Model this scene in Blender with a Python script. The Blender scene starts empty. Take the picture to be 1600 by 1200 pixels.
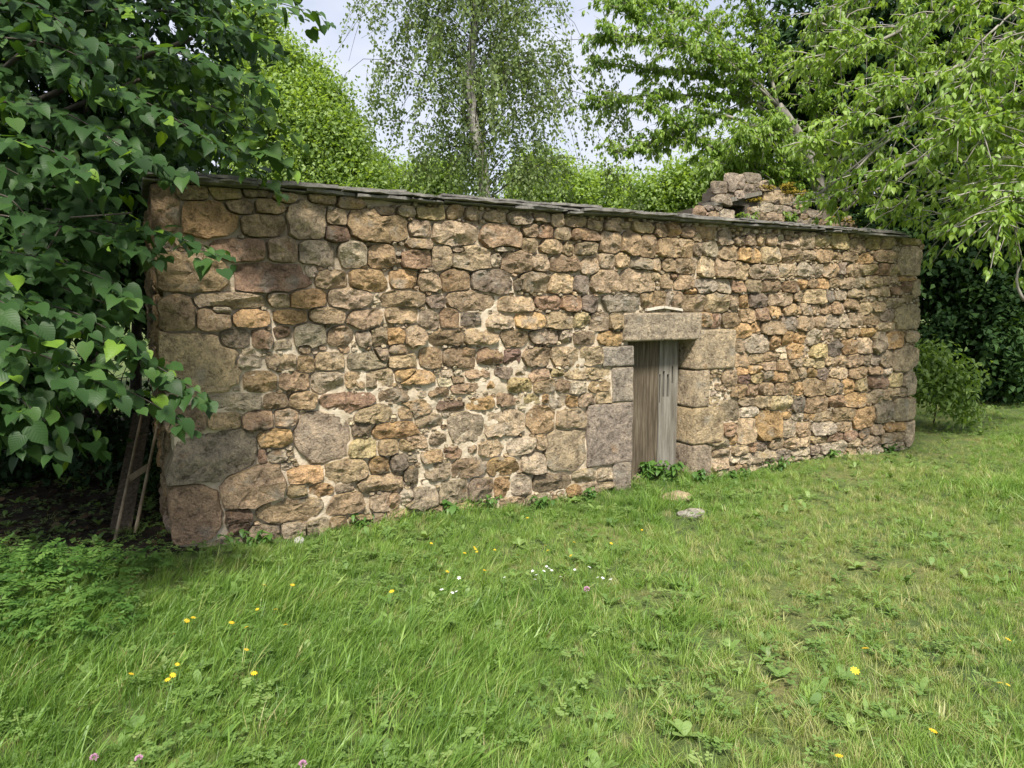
import bpy, math, random
import numpy as np
from mathutils import Vector, noise as mnoise

random.seed(7)
rng = np.random.default_rng(7)
R = math.radians
scene = bpy.context.scene
C = scene.collection

# ------------------------------------------------------------------ camera
CAM_H = 1.65
PITCH = R(6.28)
F = 1100.0                      # focal length in pixels of a 1600 px wide picture
cd = bpy.data.cameras.new('camera')
cd.sensor_width = 36.0
cd.lens = 36.0 * F / 1600.0
cd.clip_start = 0.05
cd.clip_end = 2000
cam = bpy.data.objects.new('camera', cd)
C.objects.link(cam)
cam.location = (0, 0, CAM_H)
cam.rotation_euler = (math.pi / 2 - PITCH, 0, 0)
scene.camera = cam

# ------------------------------------------------------------------ sky, sun, exposure
TO_SUN = np.array([0.04, -0.58, 0.80])
TO_SUN /= np.linalg.norm(TO_SUN)
w = bpy.data.worlds.new('World')
scene.world = w
w.use_nodes = True
wn, wl = w.node_tree.nodes, w.node_tree.links
wn.clear()
w_out = wn.new('ShaderNodeOutputWorld')
w_bg = wn.new('ShaderNodeBackground')
w_bg.inputs['Strength'].default_value = 0.10
w_sky = wn.new('ShaderNodeTexSky')
w_sky.sky_type = 'NISHITA'
w_sky.sun_disc = False
w_sky.sun_elevation = math.asin(TO_SUN[2])
w_sky.sun_rotation = math.atan2(TO_SUN[0], TO_SUN[1])
w_tc = wn.new('ShaderNodeTexCoord')
w_n = wn.new('ShaderNodeTexNoise')
w_n.inputs['Scale'].default_value = 3.2
w_n.inputs['Detail'].default_value = 6
w_n.inputs['Roughness'].default_value = 0.55
w_map = wn.new('ShaderNodeMapping')
w_map.inputs['Scale'].default_value = (1, 1, 2.2)
w_map.inputs['Location'].default_value = (0.35, 0.1, 0.0)
w_r = wn.new('ShaderNodeValToRGB')
w_r.color_ramp.elements[0].position = 0.30
w_r.color_ramp.elements[0].color = (0.55, 0.55, 0.55, 1)
w_r.color_ramp.elements[1].position = 0.58
w_r.color_ramp.elements[1].color = (0.97, 0.97, 0.97, 1)
w_mix = wn.new('ShaderNodeMixRGB')
w_mix.inputs['Color2'].default_value = (5.4, 5.65, 6.5, 1)
wl.new(w_tc.outputs['Generated'], w_map.inputs['Vector'])
wl.new(w_map.outputs['Vector'], w_n.inputs['Vector'])
wl.new(w_n.outputs['Fac'], w_r.inputs['Fac'])
wl.new(w_r.outputs['Color'], w_mix.inputs['Fac'])
wl.new(w_sky.outputs['Color'], w_mix.inputs['Color1'])
wl.new(w_mix.outputs['Color'], w_bg.inputs['Color'])
wl.new(w_bg.outputs['Background'], w_out.inputs['Surface'])

sd = bpy.data.lights.new('sun', 'SUN')
sd.energy = 4.5
sd.angle = R(10.0)
sd.color = (1.0, 0.95, 0.86)
sun = bpy.data.objects.new('sun', sd)
C.objects.link(sun)
sun.location = (-4, -8, 14)
sun.rotation_euler = Vector(-TO_SUN).to_track_quat('-Z', 'Y').to_euler()

scene.view_settings.view_transform = 'Standard'
scene.view_settings.look = 'None'
scene.view_settings.exposure = 0.72
scene.view_settings.gamma = 1.0
scene.view_settings.use_curve_mapping = False
scene.render.engine = 'CYCLES'
scene.cycles.max_bounces = 6
scene.cycles.diffuse_bounces = 3
scene.cycles.glossy_bounces = 2
scene.cycles.transmission_bounces = 3
scene.cycles.use_denoising = True

# ------------------------------------------------------------------ geometry helpers
CAMP = np.array([0, 0, CAM_H])
FWD = np.array([0, math.cos(PITCH), -math.sin(PITCH)])
UPV = np.array([0, math.sin(PITCH), math.cos(PITCH)])
RGT = np.array([1.0, 0, 0])


def ray(px, py):
    return FWD * F + RGT * (px - 800) + UPV * (600 - py)


def at(px, py, Y):
    d = ray(px, py)
    return CAMP + d * (Y / d[1])


def on_ground(px, py, z=0.0):
    d = ray(px, py)
    return CAMP + d * ((z - CAM_H) / d[2])


def norm(a):
    a = np.asarray(a, float)
    return a / (np.linalg.norm(a, axis=-1, keepdims=True) + 1e-9)


def gz(x, y):
    """height of the lawn"""
    return (0.035 * np.sin(0.9 * x + 0.4) * np.cos(0.7 * y) + 0.02 * np.sin(2.3 * x + 1.7 * y)
            + 0.012 * np.sin(5.1 * x - 3.3 * y) * np.cos(4.2 * y)) * np.clip((y - 0.5) / 3, 0.2, 1)


class MB:
    """collects vertices, faces and a per-point vector 'lf' and colour 'col'"""

    def __init__(self):
        self.v, self.f, self.a, self.c, self.n = [], [], [], [], 0

    def add(self, v, f, a=None, c=None):
        v = np.asarray(v, float)
        self.v.append(v)
        self.f.extend([[i + self.n for i in q] for q in f])
        self.a.append(np.zeros((len(v), 3)) if a is None else np.asarray(a, float))
        cc = np.ones((len(v), 4)) * 0.5 if c is None else np.broadcast_to(np.asarray(c, float), (len(v), 4))
        self.c.append(cc)
        self.n += len(v)

    def box(self, o, ax, ay, az, c=None, a=None):
        o, ax, ay, az = map(np.asarray, (o, ax, ay, az))
        v = [o + i * ax + j * ay + k * az for k in (0, 1) for j in (0, 1) for i in (0, 1)]
        f = [(0, 2, 3, 1), (4, 5, 7, 6), (0, 1, 5, 4), (2, 6, 7, 3), (0, 4, 6, 2), (1, 3, 7, 5)]
        self.add(v, f, c=c, a=None if a is None else np.tile(a, (8, 1)))

    def tube(self, pts, rad, n=6, tint=0.5, wob=0.0):
        pts = np.asarray(pts, float)
        rad = np.broadcast_to(np.asarray(rad, float), (len(pts),))
        t = norm(np.gradient(pts, axis=0))
        ref = np.array([0.31, 0.17, 0.94]) if abs(t[0][2]) < 0.9 else np.array([0.95, 0.3, 0.05])
        x = norm(np.cross(t, ref))
        y = np.cross(t, x)
        ang = np.arange(n) * 2 * math.pi / n
        V = []
        for i in range(len(pts)):
            rr = rad[i] * (1 + wob * (rng.random(n) - 0.5))
            V.append(pts[i] + (np.cos(ang) * rr)[:, None] * x[i] + (np.sin(ang) * rr)[:, None] * y[i])
        V = np.concatenate(V)
        f = []
        for i in range(len(pts) - 1):
            for k in range(n):
                k2 = (k + 1) % n
                f.append((i * n + k, i * n + k2, (i + 1) * n + k2, (i + 1) * n + k))
        f.append(tuple(range(n))[::-1])
        f.append(tuple((len(pts) - 1) * n + k for k in range(n)))
        self.add(V, f, np.tile([0, 0, tint], (len(V), 1)))

    def build(self, name, mat, parent=None, smooth=False, sharp=None):
        me = bpy.data.meshes.new(name)
        v = np.concatenate(self.v) if self.v else np.zeros((0, 3))
        me.from_pydata(v.tolist(), [], self.f)
        if len(v):
            at_ = me.attributes.new('lf', 'FLOAT_VECTOR', 'POINT')
            at_.data.foreach_set('vector', np.concatenate(self.a).astype(np.float32).ravel())
            cc = me.attributes.new('col', 'FLOAT_COLOR', 'POINT')
            cc.data.foreach_set('color', np.concatenate(self.c).astype(np.float32).ravel())
        if smooth:
            me.polygons.foreach_set('use_smooth', np.ones(len(me.polygons), dtype=bool))
            if sharp: me.set_sharp_from_angle(angle=R(sharp))
        me.materials.append(mat)
        o = bpy.data.objects.new(name, me)
        C.objects.link(o)
        if parent is not None:
            o.parent = parent
        return o


def fast_mesh(name, V, faces_tpl, N, nv, lf, mat, parent=None, smooth=True):
    """N copies of one template: V (N*nv,3), faces of the template"""
    me = bpy.data.meshes.new(name)
    sizes = np.array([len(f) for f in faces_tpl])
    flat = np.concatenate([np.array(f) for f in faces_tpl])
    loops = (flat[None, :] + (np.arange(N) * nv)[:, None]).ravel().astype(np.int32)
    tot = np.tile(sizes, N).astype(np.int32)
    start = np.concatenate([[0], np.cumsum(tot)[:-1]]).astype(np.int32)
    me.vertices.add(len(V))
    me.vertices.foreach_set('co', V.astype(np.float32).ravel())
    me.loops.add(len(loops))
    me.loops.foreach_set('vertex_index', loops)
    me.polygons.add(len(tot))
    me.polygons.foreach_set('loop_start', start)
    if smooth:
        me.polygons.foreach_set('use_smooth', np.ones(len(tot), dtype=bool))
    me.update(calc_edges=True)
    a = me.attributes.new('lf', 'FLOAT_VECTOR', 'POINT')
    a.data.foreach_set('vector', lf.astype(np.float32).ravel())
    me.materials.append(mat)
    o = bpy.data.objects.new(name, me)
    C.objects.link(o)
    if parent is not None:
        o.parent = parent
    return o


def frames(axis, nrm):
    a = norm(axis)
    n = nrm - np.sum(nrm * a, -1, keepdims=True) * a
    n = norm(n)
    x = np.cross(a, n)
    return np.stack([x, a, n], -1)          # columns


def scatter(name, tpl, P, axis, nrm, scale, tint, mat, parent=None, jitter=0.15, smooth=True):
    tv, tf = tpl
    N = len(P)
    nv = len(tv)
    M = frames(np.asarray(axis, float), np.asarray(nrm, float))
    T = np.tile(tv[None], (N, 1, 1))
    T[:, :, 2] *= (1 + rng.normal(0, 0.6, (N, 1)))
    T[:, :, 0] *= (1 + rng.normal(0, jitter, (N, 1)))
    V = np.einsum('nij,nkj->nki', M, T) * np.asarray(scale)[:, None, None] + np.asarray(P)[:, None, :]
    lf = np.zeros((N, nv, 3))
    lf[:, :, 0] = tv[None, :, 0]
    lf[:, :, 1] = tv[None, :, 1]
    lf[:, :, 2] = np.asarray(tint)[:, None]
    return fast_mesh(name, V.reshape(-1, 3), tf, N, nv, lf.reshape(-1, 3), mat, parent, smooth)


def tag(o, label=None, cat=None, group=None, kind=None):
    if label: o['label'] = label
    if cat: o['category'] = cat
    if group: o['group'] = group
    if kind: o['kind'] = kind
    return o


def empty(name, loc=(0, 0, 0)):
    """root of a thing; parts are built in world space, so the root stays at the origin unless moved"""
    o = bpy.data.objects.new(name, None)
    o.empty_display_size = 0.2
    C.objects.link(o)
    return o


def reroot(root, loc):
    """put the root at the thing's base without moving its parts"""
    root.location = loc
    from mathutils import Matrix
    inv = Matrix.Translation(-Vector(loc))
    for ch in root.children:
        ch.matrix_parent_inverse = inv


# ------------------------------------------------------------------ material helpers
def new_mat(name):
    m = bpy.data.materials.new(name)
    m.use_nodes = True
    nt = m.node_tree
    nt.nodes.clear()
    return m, nt.nodes, nt.links


def N_(nodes, t, **kw):
    n = nodes.new(t)
    for k, v in kw.items():
        if k in n.inputs: n.inputs[k].default_value = v
        else: setattr(n, k, v)
    return n


def ramp(nodes, stops):
    r = nodes.new('ShaderNodeValToRGB')
    e = r.color_ramp.elements
    e[0].position, e[0].color = stops[0][0], (*stops[0][1], 1)
    e[1].position, e[1].color = stops[-1][0], (*stops[-1][1], 1)
    for p, c in stops[1:-1]:
        k = e.new(p)
        k.color = (*c, 1)
    return r


def leaf_mat(name, stops, trans=0.35, rough=0.45, spec=0.4, tcol=(1.25, 1.25, 0.5), veins=0.0, inst=False):
    m, n, l = new_mat(name)
    out = N_(n, 'ShaderNodeOutputMaterial')
    a = N_(n, 'ShaderNodeAttribute', attribute_name='tint' if inst else 'lf')
    if inst: a.attribute_type = 'INSTANCER'
    r = ramp(n, stops)
    if inst:
        fac = a.outputs['Fac']
    else:
        s = N_(n, 'ShaderNodeSeparateXYZ')
        l.new(a.outputs['Vector'], s.inputs[0])
        fac = s.outputs['Z']
    tc = N_(n, 'ShaderNodeTexCoord')
    nz = N_(n, 'ShaderNodeTexNoise', Scale=14.0 if not inst else 60.0, Detail=2.0)
    l.new(tc.outputs['Object'], nz.inputs['Vector'])
    md = N_(n, 'ShaderNodeMath', operation='MULTIPLY_ADD')
    l.new(nz.outputs['Fac'], md.inputs[0])
    md.inputs[1].default_value = 0.30
    l.new(fac, md.inputs[2])
    sb = N_(n, 'ShaderNodeMath', operation='SUBTRACT')
    l.new(md.outputs[0], sb.inputs[0])
    sb.inputs[1].default_value = 0.15
    l.new(sb.outputs[0], r.inputs['Fac'])
    col = r.outputs['Color']
    p = N_(n, 'ShaderNodeBsdfPrincipled', Roughness=rough)
    p.inputs['Specular IOR Level'].default_value = spec
    if veins > 0:
        s2 = N_(n, 'ShaderNodeSeparateXYZ')
        l.new(a.outputs['Vector'], s2.inputs[0])
        ab = N_(n, 'ShaderNodeMath', operation='ABSOLUTE')
        l.new(s2.outputs['X'], ab.inputs[0])
        m1 = N_(n, 'ShaderNodeMath', operation='MULTIPLY_ADD')
        l.new(ab.outputs[0], m1.inputs[0])
        m1.inputs[1].default_value = -0.85
        l.new(s2.outputs['Y'], m1.inputs[2])
        m2 = N_(n, 'ShaderNodeMath', operation='MULTIPLY')
        l.new(m1.outputs[0], m2.inputs[0])
        m2.inputs[1].default_value = 7.0
        pp = N_(n, 'ShaderNodeMath', operation='PINGPONG')
        l.new(m2.outputs[0], pp.inputs[0])
        pp.inputs[1].default_value = 0.5
        mn = N_(n, 'ShaderNodeMath', operation='MULTIPLY')
        l.new(ab.outputs[0], mn.inputs[0])
        mn.inputs[1].default_value = 9.0
        mi = N_(n, 'ShaderNodeMath', operation='MINIMUM')
        l.new(pp.outputs[0], mi.inputs[0])
        l.new(mn.outputs[0], mi.inputs[1])
        bp = N_(n, 'ShaderNodeBump', Strength=veins, Distance=0.006)
        l.new(mi.outputs[0], bp.inputs['Height'])
        l.new(bp.outputs['Normal'], p.inputs['Normal'])
        vr = ramp(n, [(0.0, (1.16, 1.14, 1.1)), (0.12, (1, 1, 1))])
        l.new(mi.outputs[0], vr.inputs['Fac'])
        mm = N_(n, 'ShaderNodeMixRGB', blend_type='MULTIPLY', Fac=1.0)
        l.new(col, mm.inputs['Color1'])
        l.new(vr.outputs['Color'], mm.inputs['Color2'])
        col = mm.outputs['Color']
    l.new(col, p.inputs['Base Color'])
    tr = N_(n, 'ShaderNodeBsdfTranslucent')
    mt = N_(n, 'ShaderNodeMixRGB', blend_type='MULTIPLY', Fac=1.0)
    mt.inputs['Color2'].default_value = (*tcol, 1)
    l.new(col, mt.inputs['Color1'])
    l.new(mt.outputs['Color'], tr.inputs['Color'])
    mx = N_(n, 'ShaderNodeMixShader', Fac=trans)
    l.new(p.outputs[0], mx.inputs[1])
    l.new(tr.outputs[0], mx.inputs[2])
    l.new(mx.outputs[0], out.inputs['Surface'])
    return m


def bark_mat(name, c1, c2, scale=9.0, stretch=(1, 1, 0.2), bump=0.6):
    m, n, l = new_mat(name)
    out = N_(n, 'ShaderNodeOutputMaterial')
    tc = N_(n, 'ShaderNodeTexCoord')
    mp = N_(n, 'ShaderNodeMapping')
    mp.inputs['Scale'].default_value = stretch
    l.new(tc.outputs['Object'], mp.inputs['Vector'])
    nz = N_(n, 'ShaderNodeTexNoise', Scale=scale, Detail=6.0, Roughness=0.7)
    l.new(mp.outputs[0], nz.inputs['Vector'])
    r = ramp(n, [(0.35, c1), (0.65, c2)])
    l.new(nz.outputs['Fac'], r.inputs['Fac'])
    p = N_(n, 'ShaderNodeBsdfPrincipled', Roughness=0.9)
    l.new(r.outputs['Color'], p.inputs['Base Color'])
    b = N_(n, 'ShaderNodeBump', Strength=bump, Distance=0.02)
    l.new(nz.outputs['Fac'], b.inputs['Height'])
    l.new(b.outputs['Normal'], p.inputs['Normal'])
    l.new(p.outputs[0], out.inputs['Surface'])
    return m


def stone_mat(name, moss=0.0):
    """colour of each stone from its 'col' attribute (alpha = random offset), mottled, pitted, lichened"""
    m, n, l = new_mat(name)
    out = N_(n, 'ShaderNodeOutputMaterial')
    a = N_(n, 'ShaderNodeAttribute', attribute_name='col')
    tc = N_(n, 'ShaderNodeTexCoord')
    off = N_(n, 'ShaderNodeVectorMath', operation='SCALE')
    off.inputs[0].default_value = (17.0, 31.0, 23.0)
    l.new(a.outputs['Alpha'], off.inputs['Scale'])
    ad = N_(n, 'ShaderNodeVectorMath', operation='ADD')
    l.new(tc.outputs['Object'], ad.inputs[0])
    l.new(off.outputs[0], ad.inputs[1])
    co = ad.outputs[0]
    n1 = N_(n, 'ShaderNodeTexNoise', Scale=9.0, Detail=5.0, Roughness=0.65)
    n2 = N_(n, 'ShaderNodeTexNoise', Scale=60.0, Detail=5.0, Roughness=0.75)
    n3 = N_(n, 'ShaderNodeTexNoise', Scale=6.0, Detail=3.0, Roughness=0.6)
    v1 = N_(n, 'ShaderNodeTexVoronoi', Scale=75.0)
    for q in (n1, n2, v1): l.new(co, q.inputs['Vector'])
    sh = N_(n, 'ShaderNodeVectorMath', operation='ADD')
    l.new(co, sh.inputs[0])
    sh.inputs[1].default_value = (5.3, 2.1, 8.7)
    l.new(sh.outputs[0], n3.inputs['Vector'])
    r1 = ramp(n, [(0.28, (0.50, 0.47, 0.45)), (0.5, (1, 1, 1)), (0.72, (1.45, 1.40, 1.32))])
    l.new(n1.outputs['Fac'], r1.inputs['Fac'])
    m1 = N_(n, 'ShaderNodeMixRGB', blend_type='MULTIPLY', Fac=1.0)
    l.new(a.outputs['Color'], m1.inputs['Color1'])
    l.new(r1.outputs['Color'], m1.inputs['Color2'])
    r2 = ramp(n, [(0.30, (0.52, 0.50, 0.49)), (0.48, (1, 1, 1)), (0.75, (1.35, 1.33, 1.28))])
    l.new(n2.outputs['Fac'], r2.inputs['Fac'])
    m2 = N_(n, 'ShaderNodeMixRGB', blend_type='MULTIPLY', Fac=1.0)
    l.new(m1.outputs['Color'], m2.inputs['Color1'])
    l.new(r2.outputs['Color'], m2.inputs['Color2'])
    n6 = N_(n, 'ShaderNodeTexNoise', Scale=24.0, Detail=8.0, Roughness=0.72)
    n6.inputs['Distortion'].default_value = 0.6
    l.new(co, n6.inputs['Vector'])
    r6 = ramp(n, [(0.34, (0.42, 0.39, 0.37)), (0.47, (0.95, 0.95, 0.95)), (0.70, (1.30, 1.27, 1.20))])  # darkens the hollows of the grain, cavity shade put into the colour
    l.new(n6.outputs['Fac'], r6.inputs['Fac'])
    m6 = N_(n, 'ShaderNodeMixRGB', blend_type='MULTIPLY', Fac=1.0)
    l.new(m2.outputs['Color'], m6.inputs['Color1'])
    l.new(r6.outputs['Color'], m6.inputs['Color2'])
    m2 = m6
    # pale lichen / lime crust
    r3 = ramp(n, [(0.58, (0, 0, 0)), (0.70, (0.55, 0.55, 0.55))])
    l.new(n3.outputs['Fac'], r3.inputs['Fac'])
    m3 = N_(n, 'ShaderNodeMixRGB')
    m3.inputs['Color2'].default_value = (0.40, 0.36, 0.29, 1)
    l.new(r3.outputs['Color'], m3.inputs['Fac'])
    l.new(m2.outputs['Color'], m3.inputs['Color1'])
    # rust staining
    r5 = ramp(n, [(0.24, (0.6, 0.6, 0.6)), (0.36, (0, 0, 0))])
    l.new(n3.outputs['Fac'], r5.inputs['Fac'])
    m5 = N_(n, 'ShaderNodeMixRGB')
    m5.inputs['Color2'].default_value = (0.36, 0.19, 0.075, 1)
    l.new(r5.outputs['Color'], m5.inputs['Fac'])
    l.new(m3.outputs['Color'], m5.inputs['Color1'])
    # pores
    r4 = ramp(n, [(0.10, (0.35, 0.33, 0.32)), (0.24, (1, 1, 1))])
    l.new(v1.outputs['Distance'], r4.inputs['Fac'])
    m4 = N_(n, 'ShaderNodeMixRGB', blend_type='MULTIPLY', Fac=0.75)
    l.new(m5.outputs['Color'], m4.inputs['Color1'])
    l.new(r4.outputs['Color'], m4.inputs['Color2'])
    col = m4.outputs['Color']
    if moss > 0:
        g = N_(n, 'ShaderNodeNewGeometry')
        sx = N_(n, 'ShaderNodeSeparateXYZ')
        l.new(g.outputs['Normal'], sx.inputs[0])
        mu = N_(n, 'ShaderNodeMath', operation='MULTIPLY')
        l.new(sx.outputs['Z'], mu.inputs[0])
        l.new(n1.outputs['Fac'], mu.inputs[1])
        rm = ramp(n, [(0.30, (0, 0, 0)), (0.42, (moss, moss, moss))])
        l.new(mu.outputs[0], rm.inputs['Fac'])
        mm = N_(n, 'ShaderNodeMixRGB')
        mm.inputs['Color2'].default_value = (0.26, 0.21, 0.03, 1)
        l.new(rm.outputs['Color'], mm.inputs['Fac'])
        l.new(col, mm.inputs['Color1'])
        col = mm.outputs['Color']
    p = N_(n, 'ShaderNodeBsdfPrincipled', Roughness=0.92)
    p.inputs['Specular IOR Level'].default_value = 0.25
    l.new(col, p.inputs['Base Color'])
    hh = N_(n, 'ShaderNodeMath', operation='MULTIPLY_ADD')
    l.new(n1.outputs['Fac'], hh.inputs[0])
    hh.inputs[1].default_value = 2.2
    h2 = N_(n, 'ShaderNodeMath', operation='MULTIPLY_ADD')
    l.new(n2.outputs['Fac'], h2.inputs[0])
    h2.inputs[1].default_value = 0.8
    h3 = N_(n, 'ShaderNodeMath', operation='MULTIPLY')
    l.new(r4.outputs['Color'], h3.inputs[0])
    h3.inputs[1].default_value = 0.25
    h4 = N_(n, 'ShaderNodeMath', operation='MULTIPLY_ADD')
    l.new(n6.outputs['Fac'], h4.inputs[0])
    h4.inputs[1].default_value = 2.0
    l.new(h3.outputs[0], h4.inputs[2])
    l.new(h4.outputs[0], h2.inputs[2])
    l.new(h2.outputs[0], hh.inputs[2])
    b = N_(n, 'ShaderNodeBump', Strength=1.0, Distance=0.022)
    l.new(hh.outputs[0], b.inputs['Height'])
    l.new(b.outputs['Normal'], p.inputs['Normal'])
    l.new(p.outputs[0], out.inputs['Surface'])
    return m


def plain_noise_mat(name, stops, scale=12.0, rough=0.9, bump=0.5, dist=0.01, stretch=(1, 1, 1), detail=6.0):
    m, n, l = new_mat(name)
    out = N_(n, 'ShaderNodeOutputMaterial')
    tc = N_(n, 'ShaderNodeTexCoord')
    mp = N_(n, 'ShaderNodeMapping')
    mp.inputs['Scale'].default_value = stretch
    l.new(tc.outputs['Object'], mp.inputs['Vector'])
    nz = N_(n, 'ShaderNodeTexNoise', Scale=scale, Detail=detail, Roughness=0.7)
    l.new(mp.outputs[0], nz.inputs['Vector'])
    r = ramp(n, stops)
    l.new(nz.outputs['Fac'], r.inputs['Fac'])
    p = N_(n, 'ShaderNodeBsdfPrincipled', Roughness=rough)
    p.inputs['Specular IOR Level'].default_value = 0.25
    l.new(r.outputs['Color'], p.inputs['Base Color'])
    if bump:
        n2 = N_(n, 'ShaderNodeTexNoise', Scale=scale * 5, Detail=4.0, Roughness=0.7)
        l.new(mp.outputs[0], n2.inputs['Vector'])
        ad = N_(n, 'ShaderNodeMath', operation='MULTIPLY_ADD')
        l.new(n2.outputs['Fac'], ad.inputs[0])
        ad.inputs[1].default_value = 0.5
        l.new(nz.outputs['Fac'], ad.inputs[2])
        b = N_(n, 'ShaderNodeBump', Strength=bump, Distance=dist)
        l.new(ad.outputs[0], b.inputs['Height'])
        l.new(b.outputs['Normal'], p.inputs['Normal'])
    l.new(p.outputs[0], out.inputs['Surface'])
    return m


M_STONE = stone_mat('rubble_stone', 0.25)
M_STONE_MOSS = stone_mat('mossy_stone', 0.95)
M_MORTAR = plain_noise_mat('lime_mortar', [(0.28, (0.30, 0.235, 0.155)), (0.45, (0.48, 0.395, 0.285)), (0.62, (0.60, 0.51, 0.39))],
                           scale=7.0, bump=1.0, dist=0.02)
M_SLATE = plain_noise_mat('stone_slate', [(0.3, (0.085, 0.08, 0.073)), (0.52, (0.19, 0.178, 0.16)), (0.72, (0.32, 0.30, 0.265))],
                          scale=10.0, bump=0.9, dist=0.01)
M_WOOD = plain_noise_mat('grey_wood', [(0.26, (0.075, 0.063, 0.047)), (0.50, (0.18, 0.163, 0.135)), (0.76, (0.33, 0.31, 0.275))],
                         scale=3.2, bump=0.7, dist=0.005, stretch=(7, 7, 0.6))
M_WOOD_B = plain_noise_mat('brown_wood', [(0.30, (0.035, 0.026, 0.017)), (0.5, (0.10, 0.078, 0.052)), (0.72, (0.20, 0.165, 0.12))],
                           scale=5.0, bump=0.8, dist=0.006, stretch=(9, 9, 0.5))
M_POLE = plain_noise_mat('pole_wood', [(0.3, (0.20, 0.15, 0.095)), (0.7, (0.40, 0.33, 0.23))], scale=14, bump=0.5, stretch=(1, 1, 0.2))
M_TILE = plain_noise_mat('pale_tile', [(0.3, (0.48, 0.42, 0.34)), (0.7, (0.68, 0.62, 0.52))], scale=30, bump=0.4)
M_DARK = plain_noise_mat('dark_interior', [(0.3, (0.012, 0.011, 0.010)), (0.7, (0.02, 0.018, 0.016))], scale=4, bump=0)  # near-black colour stands in for the unlit inside
M_BARK = bark_mat('dark_bark', (0.022, 0.018, 0.013), (0.075, 0.062, 0.048))
M_BARK_G = bark_mat('grey_bark', (0.14, 0.125, 0.105), (0.36, 0.335, 0.29))
M_BIRCH = bark_mat('birch_bark', (0.05, 0.045, 0.04), (0.55, 0.52, 0.47), scale=5.0, stretch=(1, 1, 1.3), bump=0.2)
M_LINDEN = leaf_mat('linden_leaf', [(0.0, (0.020, 0.046, 0.014)), (0.45, (0.036, 0.084, 0.022)), (0.80, (0.070, 0.140, 0.030)), (1.0, (0.15, 0.26, 0.030))],
                    trans=0.33, rough=0.48, spec=0.24, veins=0.18, tcol=(1.7, 1.6, 0.4))
M_CHERRY = leaf_mat('cherry_leaf', [(0.0, (0.06, 0.12, 0.024)), (0.5, (0.13, 0.235, 0.042)), (1.0, (0.26, 0.375, 0.075))],
                    trans=0.42, rough=0.42, spec=0.4, tcol=(1.5, 1.5, 0.5))
M_BIRCHLEAF = leaf_mat('birch_leaf', [(0.0, (0.09, 0.135, 0.05)), (0.5, (0.175, 0.245, 0.09)), (1.0, (0.29, 0.35, 0.14))],
                       trans=0.42, rough=0.45, tcol=(1.4, 1.4, 0.5))
M_ASH = leaf_mat('ash_leaf', [(0.0, (0.09, 0.155, 0.04)), (0.5, (0.19, 0.29, 0.08)), (1.0, (0.32, 0.43, 0.14))],
                 trans=0.45, rough=0.45, tcol=(1.5, 1.5, 0.4))
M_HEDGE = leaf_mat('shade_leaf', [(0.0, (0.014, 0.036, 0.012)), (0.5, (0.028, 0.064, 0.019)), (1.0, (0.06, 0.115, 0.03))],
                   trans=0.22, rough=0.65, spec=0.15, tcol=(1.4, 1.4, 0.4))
M_HERB = leaf_mat('herb_leaf', [(0.0, (0.045, 0.11, 0.025)), (0.5, (0.085, 0.18, 0.035)), (1.0, (0.17, 0.29, 0.07))],
                  trans=0.35, rough=0.45, tcol=(1.4, 1.4, 0.4))
M_GRASS = leaf_mat('grass_blade', [(0.0, (0.055, 0.125, 0.026)), (0.4, (0.140, 0.255, 0.043)), (0.74, (0.250, 0.380, 0.082)), (1.0, (0.45, 0.40, 0.20))],
                   trans=0.35, rough=0.42, spec=0.35, tcol=(1.3, 1.3, 0.4), inst=True)
M_CLOVER = leaf_mat('clover_leaf', [(0.0, (0.09, 0.17, 0.04)), (0.6, (0.17, 0.275, 0.07)), (1.0, (0.28, 0.37, 0.12))],
                    trans=0.3, rough=0.5, tcol=(1.3, 1.3, 0.4), inst=True)
M_MOSS = plain_noise_mat('moss', [(0.3, (0.10, 0.09, 0.012)), (0.5, (0.26, 0.20, 0.025)), (0.7, (0.40, 0.27, 0.04))], scale=25, bump=0.9)


def flat_mat(name, col, rough=0.6):
    m, n, l = new_mat(name)
    out = N_(n, 'ShaderNodeOutputMaterial')
    nz = N_(n, 'ShaderNodeTexNoise', Scale=120.0, Detail=2.0)
    r = ramp(n, [(0.3, tuple(c * 0.8 for c in col)), (0.7, col)])
    l.new(nz.outputs['Fac'], r.inputs['Fac'])
    p = N_(n, 'ShaderNodeBsdfPrincipled', Roughness=rough)
    l.new(r.outputs['Color'], p.inputs['Base Color'])
    l.new(p.outputs[0], out.inputs['Surface'])
    return m


M_YELLOW = flat_mat('yellow_petal', (0.86, 0.56, 0.02))
M_WHITE = flat_mat('white_petal', (0.82, 0.82, 0.80))
M_PINK = flat_mat('pink_petal', (0.60, 0.33, 0.48))
M_STEM = flat_mat('flower_stem', (0.09, 0.17, 0.035))

# ------------------------------------------------------------------ ground
GX0, GX1, GY0, GY1 = -14.0, 16.0, -4.0, 26.0


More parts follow.
